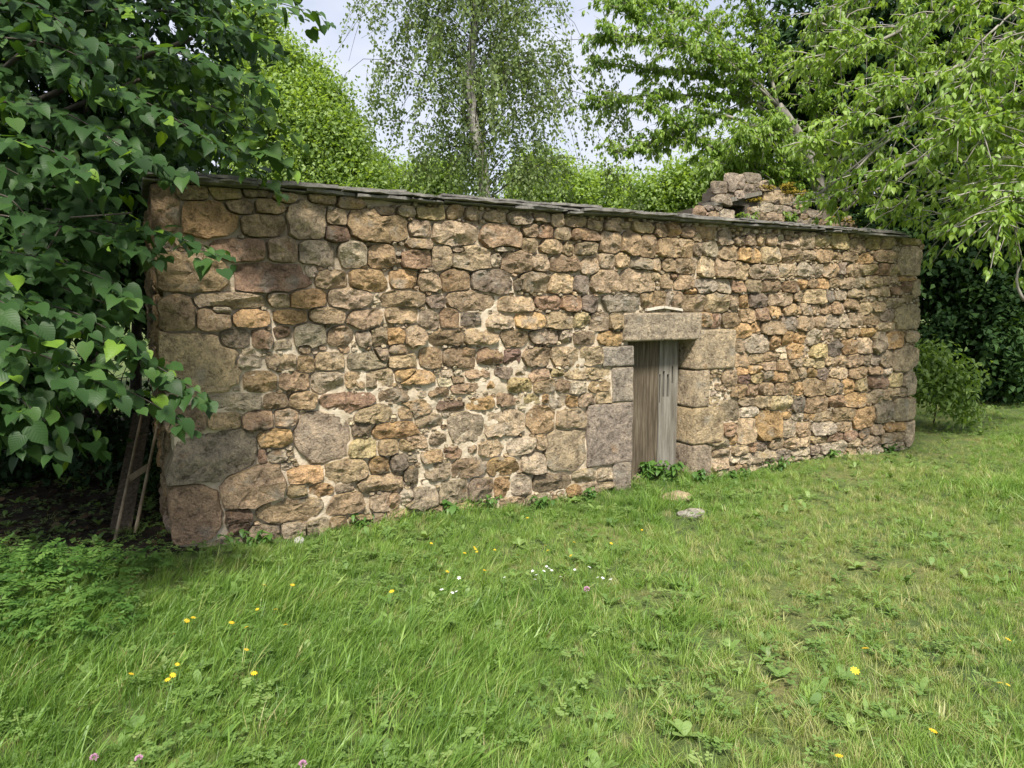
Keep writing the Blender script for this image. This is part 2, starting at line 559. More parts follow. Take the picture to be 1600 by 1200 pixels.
def soil_mat():
    m, n, l = new_mat('lawn_soil')
    out = N_(n, 'ShaderNodeOutputMaterial')
    tc = N_(n, 'ShaderNodeTexCoord')
    n1 = N_(n, 'ShaderNodeTexNoise', Scale=1.1, Detail=5.0, Roughness=0.6)
    n2 = N_(n, 'ShaderNodeTexNoise', Scale=45.0, Detail=5.0, Roughness=0.75)
    l.new(tc.outputs['Object'], n1.inputs['Vector'])
    l.new(tc.outputs['Object'], n2.inputs['Vector'])
    r1 = ramp(n, [(0.32, (0.05, 0.090, 0.017)), (0.54, (0.11, 0.15, 0.034)), (0.74, (0.24, 0.205, 0.085))])
    l.new(n1.outputs['Fac'], r1.inputs['Fac'])
    r2 = ramp(n, [(0.3, (0.4, 0.4, 0.4)), (0.7, (1.5, 1.5, 1.4))])
    l.new(n2.outputs['Fac'], r2.inputs['Fac'])
    mm = N_(n, 'ShaderNodeMixRGB', blend_type='MULTIPLY', Fac=1.0)
    l.new(r1.outputs['Color'], mm.inputs['Color1'])
    l.new(r2.outputs['Color'], mm.inputs['Color2'])
    p = N_(n, 'ShaderNodeBsdfPrincipled', Roughness=0.95)
    l.new(mm.outputs['Color'], p.inputs['Base Color'])
    b = N_(n, 'ShaderNodeBump', Strength=0.9, Distance=0.03)
    l.new(n2.outputs['Fac'], b.inputs['Height'])
    l.new(b.outputs['Normal'], p.inputs['Normal'])
    l.new(p.outputs[0], out.inputs['Surface'])
    return m


def grid_mesh(mb, xs, ys, zf):
    X, Y = np.meshgrid(xs, ys)
    V = np.stack([X, Y, zf(X, Y)], -1).reshape(-1, 3)
    nx = len(xs)
    f = [(j * nx + i, j * nx + i + 1, (j + 1) * nx + i + 1, (j + 1) * nx + i)
         for j in range(len(ys) - 1) for i in range(nx - 1)]
    mb.add(V, f)


mb = MB()
xs = np.concatenate([[-600, -200, -60], np.linspace(GX0, GX1, 121), [60, 200, 600]])
ys = np.concatenate([[-300, -80, -20], np.linspace(GY0, GY1, 121), [60, 200, 900]])
grid_mesh(mb, xs, ys, lambda X, Y: np.where((X > GX0) & (X < GX1) & (Y > GY0) & (Y < GY1), gz(X, Y), 0.0))
ground = mb.build('ground', soil_mat(), smooth=True)
tag(ground, 'mossy lawn ground under the grass', None, None, 'structure')

# ------------------------------------------------------------------ the stone building
P0 = on_ground(274, 868)
P1 = on_ground(1423, 696)
UD = norm(P1 - P0)                       # along the front wall
L = float(np.linalg.norm(P1 - P0))
ND = np.array([UD[1], -UD[0], 0.0])      # outward (towards the lawn)
if ND @ (CAMP - P0) < 0: ND = -ND
ZD = np.array([0, 0, 1.0])


class Plane:
    def __init__(self, o, u, n):
        self.o, self.u, self.n = np.asarray(o, float), np.asarray(u, float), np.asarray(n, float)

    def uv(self, px, py, d=0.0):
        r = ray(px, py)
        o = self.o + self.n * d
        t = ((o - CAMP) @ self.n) / (r @ self.n)
        p = CAMP + r * t
        return float((p - self.o) @ self.u), float(p[2])

    def pt(self, u, v, d):
        return self.o + np.multiply.outer(u, self.u) + np.multiply.outer(v, ZD) + np.multiply.outer(d, self.n)


FRONT = Plane(P0, UD, ND)
HTOP_L = FRONT.uv(245, 286)[1]
HTOP_R = FRONT.uv(1437, 374)[1]
print('wall L', L, 'heights', HTOP_L, HTOP_R, 'P0', P0, 'P1', P1)


def htop(u):
    return HTOP_L + (HTOP_R - HTOP_L) * np.clip(u / L, 0, 1)


# stones traced off the photograph: zoom windows with their own scale; x0 y0 x1 y1 colour
ZONES = [
 (200, 260, 0.25, '''145 120 325 425 b|295 112 500 210 t|505 118 710 212 y|600 205 790 300 t|715 130 885 195 t|790 200 990 300 b|900 170 1060 235 t|330 215 680 440 o
710 305 990 440 b|990 220 1240 460 t|1130 180 1310 235 t|1310 195 1480 265 b|1240 270 1370 370 t|1375 270 1745 470 b|1230 365 1385 475 r|530 450 860 600 r|870 445 1060 610 t
1065 460 1290 625 g|1320 470 1490 630 g|1500 490 1670 640 b|180 530 630 790 b|650 600 1160 790 r|1095 610 1180 700 w|1160 650 1365 770 t|1385 645 1620 790 o
195 795 420 1030 b|400 790 860 885 t|870 785 1015 885 t|1010 760 1245 890 o|1240 755 1520 895 t|430 880 650 1040 b|510 865 655 935 w|645 890 885 1005 o|910 895 1125 990 o
1130 875 1365 990 b|1370 890 1600 1005 b|200 1035 700 1420 P|560 1015 760 1145 d|770 1020 915 1140 r|905 990 1015 1080 r|1040 975 1240 1120 g|1250 1000 1400 1115 b|1425 1035 1520 1125 d|1520 1000 1640 1115 t'''),
 (240, 560, 0.25, '''510 -15 690 65 w|690 -30 890 75 t|895 -20 1005 90 b|1005 -40 1190 75 t|1200 -40 1460 75 g|1465 -20 1640 60 t|555 75 770 215 b|780 85 970 205 b|985 80 1185 215 g|1190 80 1320 185 b
1325 65 1500 185 t|1505 65 1650 155 o|330 220 675 325 g|685 210 835 315 b|850 205 1025 320 b|1030 210 1385 335 r|1405 185 1640 275 b|90 290 330 470 b|330 335 550 445 t|550 335 745 440 r|755 310 905 425 b
1250 285 1475 400 t|1520 275 1650 375 b|100 455 640 775 g|650 445 860 555 o|890 335 1215 655 G|1240 400 1355 490 d|1375 405 1640 500 o|1215 500 1395 620 y|1400 500 1530 605 b|1535 500 1640 580 b
650 570 700 655 m|720 570 835 650 g|410 665 805 930 b|845 670 1070 780 o|1060 630 1340 780 t|1340 610 1470 730 o|1475 595 1585 705 d|825 785 965 880 y|960 780 1120 865 o|1130 780 1260 830 d|1270 720 1560 830 t|1560 680 1650 775 d
130 770 420 1175 M|440 940 620 1040 m|470 1010 600 1100 m|650 870 1070 1025 b|1075 840 1340 975 b|1355 840 1510 960 t|1535 810 1650 925 g|575 1035 800 1165 d|790 1010 945 1120 g|955 1000 1100 1105 g|1100 985 1210 1090 b|1220 975 1420 1030 y
1450 930 1650 1020 t|170 1130 610 1240 g'''),
 (600, 280, 0.25, '''-60 170 70 240 t|75 165 200 240 t|200 170 380 255 y|385 165 495 250 b|500 170 600 260 t|625 195 760 275 t|760 200 930 290 d|935 210 1040 270 t|1040 220 1120 300 t|1125 240 1265 300 t|1265 250 1365 330 t|1380 250 1500 330 t
155 255 300 360 t|300 270 565 415 t|590 280 855 440 b|860 280 960 370 b|965 280 1060 370 r|1065 300 1170 380 t|1170 310 1345 385 r|1350 330 1475 460 b|135 370 305 440 t|115 440 300 560 r|300 410 420 570 t|425 425 515 465 t
425 415 685 570 t|680 420 830 455 w|655 460 740 555 g|720 450 920 585 b|860 360 965 460 t|975 380 1115 465 t|1115 390 1190 500 t|1190 395 1330 480 t|920 465 1030 580 t|1035 470 1230 580 b|1230 480 1340 600 t|1340 470 1440 560 t
30 565 205 680 o|215 585 355 700 t|365 560 540 710 b|545 560 800 725 d|810 620 860 700 d|850 580 1020 710 t|1030 590 1185 715 t|1180 600 1285 710 d|1290 565 1455 710 t
-20 700 265 800 t|260 725 385 805 d|390 690 700 820 b|705 730 940 830 t|945 725 1100 815 r|1110 730 1235 825 r|1240 730 1340 835 d|1360 720 1600 830 g|0 800 210 900 b|215 820 345 940 d|345 800 470 935 r|480 830 600 920 d|635 830 800 935 t
820 830 1000 935 o|1010 830 1180 935 t|1180 830 1280 930 y|1285 830 1410 950 t|1410 835 1490 940 t|0 925 125 1035 o|135 920 260 1035 b|285 945 490 1040 b|500 930 715 1035 t|720 940 900 1050 b|905 945 1090 1030 d|1095 945 1165 1020 g|1185 950 1320 1030 t|1320 950 1490 1030 o'''),
 (960, 320, 0.15, '''0 170 180 250 t|180 180 410 300 y|410 200 535 340 b|540 190 680 330 o|680 230 830 350 b|830 220 1060 360 b|70 260 270 530 b|270 310 430 550 b|430 350 900 550 b|910 380 1080 550 g
0 500 160 660 t|160 550 400 680 g|400 565 490 700 t|490 560 620 700 t|610 560 860 720 t|870 540 1040 760 t|1040 570 1235 760 t|60 660 410 910 t|360 700 470 800 t|470 720 610 880 b|620 730 810 890 b|560 720 650 790 r|820 770 1040 930 g
1050 770 1210 940 g|260 910 410 1080 b|410 890 530 1070 b|530 900 600 1080 g|590 900 695 1080 b|690 930 950 1110 b|930 900 1190 1130 t|730 870 860 940 o'''),
 (600, 540, 0.25, '''-60 10 25 110 d|35 10 215 145 t|220 10 360 150 b|370 10 570 130 b|580 10 740 120 r|745 15 850 125 m|855 15 1035 130 b|1040 5 1215 130 t|1215 5 1355 120 t|70 150 310 240 o|-60 150 50 260 t
505 150 660 205 b|685 135 800 200 d|815 150 890 190 g|900 145 1025 235 b|1045 145 1125 200 y|1130 140 1415 205 t|0 255 190 355 b|270 260 405 320 b|415 235 610 295 b|640 225 745 290 o|765 205 920 290 y|930 205 1065 290 t|1070 210 1155 295 b
1160 220 1265 300 g|1270 220 1410 290 b|80 335 295 450 b|325 345 500 410 m|510 320 690 400 o|695 295 820 375 b|865 300 985 360 y|980 300 1020 360 o|1030 295 1130 400 g|1130 310 1205 385 o|1210 300 1315 380 t|1325 285 1425 365 t|-60 380 40 480 d
0 480 190 575 o|200 420 360 515 t|400 420 620 605 g|620 400 880 560 t|890 380 1070 550 b|1070 395 1255 525 t|0 580 95 680 b|120 555 270 640 b|270 550 385 625 d|220 650 360 735 b|370 630 480 705 r|585 590 750 690 t|760 570 950 680 w|945 550 1015 650 t
1015 510 1255 790 G|520 620 580 670 t|30 680 145 780 d|120 755 245 860 r|250 730 415 835 d|415 700 635 825 b|640 700 840 810 o|860 670 1000 800 g|1165 770 1330 850 g|1330 760 1430 840 g|-60 810 120 900 b|0 920 95 1030 b|100 880 330 1020 g|350 840 525 990 g
520 820 680 970 d|680 820 790 945 o|790 800 930 935 g|925 790 1165 910 d|1145 870 1220 935 o|1230 855 1320 920 t|1320 855 1420 915 t|30 1010 190 1110 d|260 1000 430 1060 t|440 980 575 1050 t|590 960 700 1010 t|780 940 880 1000 t|880 930 1050 1000 g|-100 1040 20 1130 t'''),
 (1080, 340, 0.25, '''0 80 70 160 t|70 70 165 140 y|170 70 250 180 t|260 120 330 180 t|335 105 400 180 t|405 100 465 180 t|465 95 530 180 t|565 140 660 200 t|665 100 750 200 t|760 110 870 180 y|880 100 980 200 y|990 130 1080 220 t|1090 120 1180 200 y|1180 120 1250 200 t
0 145 60 245 t|65 150 175 240 d|180 175 285 275 t|285 190 435 280 o|425 185 555 290 t|555 195 690 280 b|695 200 770 270 t|775 200 880 280 b|880 215 940 270 b|945 215 1030 275 t|1040 225 1130 290 o|1140 205 1280 280 t|1250 180 1300 220 w|1290 180 1430 360 Q|1300 115 1440 170 V
0 250 35 340 t|45 250 140 360 t|130 270 260 370 t|260 275 355 390 t|360 295 535 385 t|540 290 660 370 t|660 280 750 370 g|750 290 815 360 g|820 285 915 380 b|920 280 970 360 d|975 290 1060 370 t|1060 290 1150 360 y|1155 285 1230 365 r|1235 290 1285 360 t
20 380 145 475 t|150 380 240 480 d|240 390 330 470 r|335 390 450 465 t|450 380 550 465 b|570 400 670 470 r|670 390 730 450 o|735 385 790 445 b|790 380 860 445 o|860 375 920 440 t|920 370 1010 445 t|1010 375 1070 435 g|1075 365 1180 440 t|1180 365 1245 420 t|1250 370 1290 415 t|1290 370 1420 400 o|1310 400 1380 470 r|1370 375 1425 500 Q
0 485 85 585 r|85 465 230 590 t|235 480 295 580 t|295 480 360 570 o|360 475 475 565 d|480 470 635 555 t|640 465 700 530 t|705 450 830 545 t|835 460 895 530 k|895 450 970 520 g|970 445 1100 500 t|1115 430 1240 495 t|1240 425 1310 485 r|1310 480 1380 530 t|1215 500 1310 565 t
50 590 120 680 o|120 595 190 680 r|190 590 300 690 b|290 570 400 660 b|400 560 490 650 r|485 550 560 620 o|575 540 680 615 b|680 535 760 610 t|740 540 805 600 t|805 535 870 605 b|870 525 940 610 r|950 510 1050 570 b|1055 530 1120 610 t|1120 525 1215 590 t
250 655 360 755 o|365 650 430 720 o|430 650 580 735 b|570 615 655 710 d|655 615 765 710 t|770 620 830 700 t|830 605 915 690 g|915 600 985 690 g|985 590 1070 680 t|1075 595 1180 670 b|1180 580 1260 640 d|1270 540 1415 700 Q
330 730 490 845 w|480 730 560 820 o|555 705 635 800 o|640 710 715 790 o|715 690 800 800 g|805 690 890 760 t|890 695 960 750 t|960 690 1050 745 b|1055 690 1150 745 o|1150 655 1280 710 t|265 755 330 845 t|450 840 520 900 b|600 780 690 890 o|740 790 860 880 y|860 770 940 870 k|940 760 1030 860 o|1030 750 1125 850 t|1125 710 1215 840 g|1215 710 1330 820 o|1330 700 1410 780 t
265 845 355 940 b|355 850 450 920 t|440 900 530 960 t|535 890 615 960 b|615 880 690 930 t|690 880 760 930 t|755 875 830 945 y|840 870 890 930 t|890 860 970 930 b|970 850 1070 940 b|1070 850 1120 930 d|1120 860 1180 920 g|1180 830 1265 940 t|1260 800 1405 965 Q
280 930 350 990 o|350 920 430 980 o|200 950 290 1055 t|290 975 360 1040 m|365 970 450 1035 y|450 950 510 1020 g|500 960 590 1025 o|590 945 660 1030 b|660 930 720 1000 t|720 940 780 1000 o|780 940 860 1020 d|865 940 975 1005 t|975 930 1100 1010 b|1100 930 1200 980 b|1195 935 1250 980 w
250 1040 345 1125 b|345 1040 425 1120 b|425 1030 510 1110 b|510 1030 600 1110 b|600 1050 640 1110 t|635 1030 700 1110 o|690 1000 830 1110 b|830 1000 910 1110 b|900 1030 945 1100 d|945 1005 1020 1100 o|1020 1000 1105 1080 y|1105 985 1225 1065 r|1230 970 1330 1055 y|1325 960 1400 1110 Q'''),
 (1080, 560, 0.25, '''400 230 490 310 t|480 230 620 330 y|625 240 715 340 k|715 235 850 340 b|855 225 955 305 r|960 215 1080 310 o|1080 220 1110 290 t|1115 190 1180 280 t|1185 180 1240 260 t|1240 185 1300 240 t|1300 180 1345 240 t|290 245 400 300 t|180 260 300 390 g|305 295 420 370 w
200 400 270 480 r|285 370 400 530 t|400 320 570 510 o|565 330 630 380 o|630 340 700 385 g|700 345 770 390 o|545 380 645 495 g|655 395 750 490 b|755 390 890 490 g|770 330 890 400 t|880 305 1030 400 b|890 380 1000 460 b|1000 310 1145 440 o|1140 260 1260 400 g|1255 250 1390 390 Q
80 500 240 570 g|130 555 250 620 t|230 475 285 540 o|250 540 340 605 t|340 520 400 585 r|400 520 480 580 d|485 495 580 570 t|580 490 665 570 t|665 490 740 550 t|750 475 850 530 t|845 460 945 520 r|950 450 1045 520 r|1045 430 1120 510 d|1120 410 1200 480 t|1200 400 1340 455 o|1330 395 1390 545 Q|1180 460 1320 530 t
80 580 140 640 t|130 620 240 690 t|240 610 300 650 w|300 590 370 660 g|370 570 525 650 g|525 560 620 640 g|615 555 740 610 g|730 545 800 600 d|800 530 865 600 g|870 510 970 590 g|970 500 1070 550 t|1070 480 1180 545 t|1200 515 1320 555 g|600 610 760 640 g|750 600 830 630 g'''),
]
PAL = dict(t=(0.340, 0.252, 0.168), b=(0.265, 0.176, 0.105), r=(0.200, 0.108, 0.070), m=(0.115, 0.052, 0.048), o=(0.375, 0.220, 0.088),
           y=(0.385, 0.300, 0.150), g=(0.310, 0.262, 0.208), d=(0.165, 0.128, 0.108), k=(0.085, 0.078, 0.080), w=(0.500, 0.425, 0.330),
           P=(0.350, 0.265, 0.165), G=(0.255, 0.208, 0.160), M=(0.185, 0.108, 0.080), Q=(0.290, 0.232, 0.165), V=(0.30, 0.24, 0.10))
# door ashlar (window of the door: 900,440 at 0.3): these are dressed blocks
DOOR_BLOCKS = [  # x0 y0 x1 y1 (front face) name
    ('lintel', 243, 160, 648, 308), ('jamb_stone', 130, 335, 291, 443), ('jamb_stone', 184, 445, 292, 628),
    ('jamb_stone', 55, 631, 292, 955), ('jamb_stone', 189, 935, 291, 1092),
    ('jamb_stone', 606, 247, 825, 456), ('jamb_stone', 603, 460, 690, 655), ('jamb_stone', 606, 652, 766, 842), ('jamb_stone', 606, 846, 700, 1040)]


def dpx(x, y):
    return 900 + x * 0.3, 440 + y * 0.3


def boxuv(pl, x0, y0, x1, y1):
    xm, ym = (x0 + x1) / 2, (y0 + y1) / 2
    ua, _ = pl.uv(x0, ym)
    ub, _ = pl.uv(x1, ym)
    _, va = pl.uv(xm, y1)
    _, vb = pl.uv(xm, y0)
    return ua, ub, va, vb


blocks = []
for nm, x0, y0, x1, y1 in DOOR_BLOCKS:
    a0, b0 = dpx(x0, y0)
    a1, b1 = dpx(x1, y1)
    blocks.append((nm, *boxuv(FRONT, a0, b0, a1, b1)))
ud0 = FRONT.uv(988, 640)[0]
ud1 = FRONT.uv(1082, 640)[0]
vdt = [b for b in blocks if b[0] == 'lintel'][0][3]
for i, b in enumerate(blocks):          # flush with the opening
    if b[0] == 'jamb_stone':
        if (b[1] + b[2]) / 2 < (ud0 + ud1) / 2: blocks[i] = (b[0], b[1], ud0 + random.uniform(-.004, .004), b[3], b[4])
        else: blocks[i] = (b[0], ud1 + random.uniform(-.004, .004), b[2], b[3], b[4])
print('door', ud0, ud1, vdt)

stones = []      # dict(cu,cv,a,b,p,c,deep)


def collect(pl, zones, out, taken=()):
    for ox, oy, s, txt in zones:
        for it in txt.replace('\n', '|').split('|'):
            it = it.split()
            if len(it) < 5: continue
            x0, y0, x1, y1 = [float(q) for q in it[:4]]
            c = it[4]
            ua, ub, va, vb = boxuv(pl, ox + x0 * s, oy + y0 * s, ox + x1 * s, oy + y1 * s)
            cu, cv, a, b = (ua + ub) / 2, (va + vb) / 2, (ub - ua) / 2, (vb - va) / 2
            if a < 0.005 or b < 0.005: continue
            bad = False
            for (nm, bu0, bu1, bv0, bv1) in taken:
                if bu0 - 0.01 < cu < bu1 + 0.01 and bv0 - 0.01 < cv < bv1 + 0.01: bad = True
            if not bad:
                for q in out:
                    if max(abs(cu - q['cu']) / q['a'], abs(cv - q['cv']) / q['b']) < 0.62: bad = True; break
            if bad: continue
            out.append(dict(cu=cu, cv=cv, a=a, b=b, c=c))


opening = ('opening', ud0 - 0.0, ud1 + 0.0, -0.2, vdt)
collect(FRONT, ZONES, stones, blocks + [opening])


def lobe_D(dict_list, U, V):
    """normalised superellipse distance of points to every stone -> (n_stones, n_points)"""
    cu = np.array([s['cu'] for s in dict_list])[:, None]
    cv = np.array([s['cv'] for s in dict_list])[:, None]
    a = np.array([s['a'] for s in dict_list])[:, None]
    b = np.array([s['b'] for s in dict_list])[:, None]
    x = np.abs(U[None] - cu) / a
    y = np.abs(V[None] - cv) / b
    return (x ** 3.2 + y ** 3.2) ** (1 / 3.2)


def fill_gaps(lst, u0, u1, height, blocked, step=0.014, thr=1.07, maxr=0.05, n_max=600, col_fn=None):
    """small chinking stones where the traced ones leave room"""
    us = np.arange(u0, u1, step)
    vs = np.arange(0.0, float(np.max(height(us))), step)
    U, V = [q.ravel() for q in np.meshgrid(us, vs)]
    free = V < height(U) - 0.01
    for (nm, a, b, c, d) in blocked:
        free &= ~((U > a - 0.012) & (U < b + 0.012) & (V > c - 0.012) & (V < d + 0.012))
    Dm = np.full(len(U), 9.0)
    for i in range(0, len(lst), 40):
        Dm = np.minimum(Dm, lobe_D(lst[i:i + 40], U, V).min(0))
    ok = free & (Dm > thr)
    idx = np.nonzero(ok)[0]
    rng.shuffle(idx)
    added = []
    for k in idx:
        if len(added) >= n_max: break
        if not ok[k]: continue
        u, v = U[k], V[k]
        near = (np.abs(U - u) < maxr * 2.2) & (np.abs(V - v) < maxr * 1.6)
        occ = near & ~ok
        if occ.any():
            du = np.abs(U[occ] - u)
            dv = np.abs(V[occ] - v)
            r = min(maxr, float(np.min(np.maximum(du / 1.5, dv))))
        else:
            r = maxr
        if r < 0.010: continue
        a, b = r * random.uniform(1.2, 1.7), r * random.uniform(0.9, 1.1)
        s = dict(cu=u, cv=v, a=a, b=b, c=col_fn(u, v) if col_fn else random.choice('twwwwtbg'), small=True)
        added.append(s)
        ok &= ~((np.abs(U - u) < a) & (np.abs(V - v) < b))
    lst.extend(added)


fill_gaps(stones, 0.02, L - 0.02, htop, blocks + [opening], n_max=560)
print('stones', len(stones))


def mortar_h(u, v):
    """relief of the mortar bed: full and smeared low down and in the middle, raked out and dry under the eave and at the right end"""
    n = mnoise.noise((u * 2.3, v * 2.3, 3.1)) * 0.5 + 0.5
    n = max(0.0, min(1.0, (n - .34) / .30))
    full = 0.22 + 0.70 * n * n * (3 - 2 * n)
    full += 0.45 * math.exp(-((u - 2.6) / 1.3) ** 2 - ((v - 0.85) / 0.35) ** 2)
    full += 0.35 * math.exp(-((u - 1.2) / 1.1) ** 2 - ((v - 0.5) / 0.4) ** 2)
    full -= 0.35 * max(0.0, min(1.0, (v - 1.6) / 0.5))
    full -= 0.25 * max(0.0, min(1.0, (u - 4.5) / 1.5))
    full = max(0.0, min(1.0, full))
    return -0.052 + 0.054 * full + 0.013 * mnoise.noise((u * 17, v * 17, 0.7)) + 0.009 * mnoise.noise((u * 45, v * 45, 2.7))


def outline(lst, i, n, gap):
    s = lst[i]
    cu, cv, a, b = s['cu'], s['cv'], s['a'], s['b']
    p = s.get('p', 3.4)
    th = np.arange(n) * 2 * math.pi / n + random.random() * 0.2
    ct, st = np.cos(th), np.sin(th)
    # angular outline: intersection of jittered half planes round a rounded box
    phis = [k * math.pi / 2 + random.gauss(0, .11) for k in range(4)]
    phis += [math.pi / 4 + k * math.pi / 2 + random.gauss(0, .30) for k in range(4) if random.random() < .42]
    q_ = 1.0 / (1.0 - 1.0 / 7.0)
    rmax = np.full(n, 9.0)
    for f_ in phis:
        h_ = ((a * abs(math.cos(f_))) ** q_ + (b * abs(math.sin(f_))) ** q_) ** (1 / q_)
        diag = abs(math.sin(2 * f_)) > .6
        h_ *= random.uniform(.76, 1.02) if diag else random.uniform(.96, 1.10)
        cc_ = np.cos(th - f_)
        rmax = np.where(cc_ > .05, np.minimum(rmax, h_ / np.maximum(cc_, .05)), rmax)
    ph = [random.uniform(0, 6.28) for _ in range(3)]
    rmax = rmax * (1 + .025 * np.sin(3 * th + ph[0]) + .025 * np.sin(5 * th + ph[1]) + .02 * np.sin(8 * th + ph[2])) * (1.05 if s.get('small') else random.uniform(1.03, 1.11))
    # neighbours
    nb = [q for k, q in enumerate(lst) if k != i and abs(q['cu'] - cu) < (q['a'] + a) * 1.25 and abs(q['cv'] - cv) < (q['b'] + b) * 1.25]
    K = 26
    t = np.linspace(0.25, 1.0, K)
    rr = rmax[:, None] * t[None]
    if nb:
        U = cu + rr * ct[:, None]
        V = cv + rr * st[:, None]
        Di = ((np.abs(U - cu) / a) ** p + (np.abs(V - cv) / b) ** p) ** (1 / p)
        Dn = lobe_D(nb, U.ravel(), V.ravel()).min(0).reshape(U.shape)
        hit = Dn < Di
        first = np.where(hit.any(1), hit.argmax(1), K - 1)
        r = rr[np.arange(n), np.maximum(first - 1, 0)]
    else:
        r = rmax
    r = np.minimum(r, rmax)
    r = 0.92 * r + 0.04 * (np.roll(r, 1) + np.roll(r, -1))
    r = np.maximum(r - gap, 0.012)
    return th, r


def stone_geo(lst, i, pl, umin=-9, umax=99, vmax=None, blocked=()):
    s = lst[i]
    big = max(s['a'], s['b'])
    small = s.get('small', False) or big < 0.035
    n = 12 if small else int(np.clip(14 + big * 110, 20, 40))
    gap = 0.002 if small else random.uniform(0.002, 0.007)
    th, r = outline(lst, i, n, gap)
    rel = random.uniform(0.012, 0.020) if small else np.clip(0.026 + 0.12 * min(s['a'], s['b']), 0.024, 0.050) * random.uniform(0.7, 1.55)
    if s['c'] in 'PGMQ': rel = random.uniform(0.022, 0.03)
    sink = -0.06
    if s.get('deep'): sink = -0.34
    if small: prof = [(1.0, sink), (0.98, rel * .35), (0.72, rel * .9), (0.0, rel)]
    elif s['c'] in 'PGMQ': prof = [(1.0, sink), (1.0, -0.004), (0.975, rel * .62), (0.92, rel * .93), (0.72, rel), (0.48, rel * 1.02), (0.22, rel), (0, rel)]
    else: prof = [(1.0, sink), (1.0, -0.004), (0.994, rel * .66), (0.96, rel * .93), (0.82, rel * .99), (0.62, rel), (0.40, rel * 1.04), (0.18, rel * 1.04), (0, rel * 1.04)]
    seed = random.uniform(0, 200)
    cuts = [(random.uniform(0, 6.28), random.uniform(0.25, 1.0), random.uniform(0.5, 1.0)) for _ in range(0 if s['c'] in 'PQ' else random.choice((1, 2, 2, 3)))]
    tiltu, tiltv = random.uniform(-.10, .10), random.uniform(-.14, .10)
    V = []
    amp = 0.35 if s['c'] in 'PGMQ' else 1.0
    for k, (q, h) in enumerate(prof):
        pts = [(0.0, 0.0)] if q == 0 else [(q * r[j] * math.cos(th[j]), q * r[j] * math.sin(th[j])) for j in range(n)]
        for (du, dv) in pts:
            hh = h
            if k >= 2:
                hh += amp * (du * tiltu + dv * tiltv)
                for (an, sl, lim) in cuts:
                    m = (du * math.cos(an) / s['a'] + dv * math.sin(an) / s['b'])
                    hh = min(hh, rel * (1.18 - (m - .15 + .5 * lim) * sl * 1.15))
                x, y = (s['cu'] + du), (s['cv'] + dv)
                hh += amp * (0.022 * mnoise.noise((x * 11 + seed, y * 14, 0.3)) - 0.024 * abs(mnoise.noise((x * 20, y * 26 + seed, 1.3))) + 0.010 * mnoise.noise((x * 42 + seed, y * 46, 2.3)))
                hh = max(hh, -0.004 if k < 4 else 0.003)
            V.append((du, dv, hh))
    V = np.array(V)
    U = np.clip(s['cu'] + V[:, 0], umin, umax)
    W = s['cv'] + V[:, 1]
    if vmax is not None: W = np.minimum(W, vmax(U))
    for (nm, b0, b1, b2, b3) in blocked:       # keep out of the dressed blocks
        ins = (U > b0) & (U < b1) & (W > b2) & (W < b3)
        if ins.any():
            d = np.stack([U - b0, b1 - U, W - b2, b3 - W], 0)
            k = d.argmin(0)
            U = np.where(ins & (k == 0), b0 - 0.004, U)
            U = np.where(ins & (k == 1), b1 + 0.004, U)
            W = np.where(ins & (k == 2), b2 - 0.004, W)
            W = np.where(ins & (k == 3), b3 + 0.004, W)
    pos = pl.pt(U, W, V[:, 2])
    f = []
    nr = len(prof)
    for k in range(nr - 2):
        for j in range(n):
            j2 = (j + 1) % n
            f.append((k * n + j, k * n + j2, (k + 1) * n + j2, (k + 1) * n + j))
    c0 = (nr - 1) * n
    for j in range(n):
        f.append(((nr - 2) * n + j, (nr - 2) * n + (j + 1) % n, c0))
    if pl.u[0] * pl.n[1] - pl.u[1] * pl.n[0] > 0: f = [q[::-1] for q in f]
    base = np.array(PAL[s['c']])
    g = random.uniform(0.74, 1.26) if s['c'] not in 'PGMQ' else random.uniform(1.0, 1.16)
    base = base * .58 + np.array([.300, .238, .172]) * .42
    base = base * 1.40 * g * np.array([random.uniform(.97, 1.03), 1, random.uniform(.88, 1.02)])
    return pos, f, (*base, random.random())


building = empty('stone_building')
tag(building, 'low windowless rubble stone barn with one small plank door and slate eave', 'building')

# corner stones reach round the corner
for s in stones:
    if s['cu'] - s['a'] < 0.09 or s['cu'] + s['a'] > L - 0.09: s['deep'] = True
order = sorted(range(len(stones)), key=lambda i: -stones[i]['a'] * stones[i]['b'] / (4.5 + 0.5 * stones[i]['cu']) ** 2)
rest = MB()
vm = lambda U: htop(U) + 0.0
for rank, i in enumerate(order):
    s = stones[i]
    pos, f, c = stone_geo(stones, i, FRONT, umin=-0.03, umax=L + 0.03, vmax=vm, blocked=blocks + [opening])
    if rank < 290:
        m1 = MB()
        m1.add(pos, f, c=c)
        m1.build('stone', M_STONE_MOSS if s['c'] == 'V' else M_STONE, building, smooth=True, sharp=25)
    else:
        rest.add(pos, f, c=c)
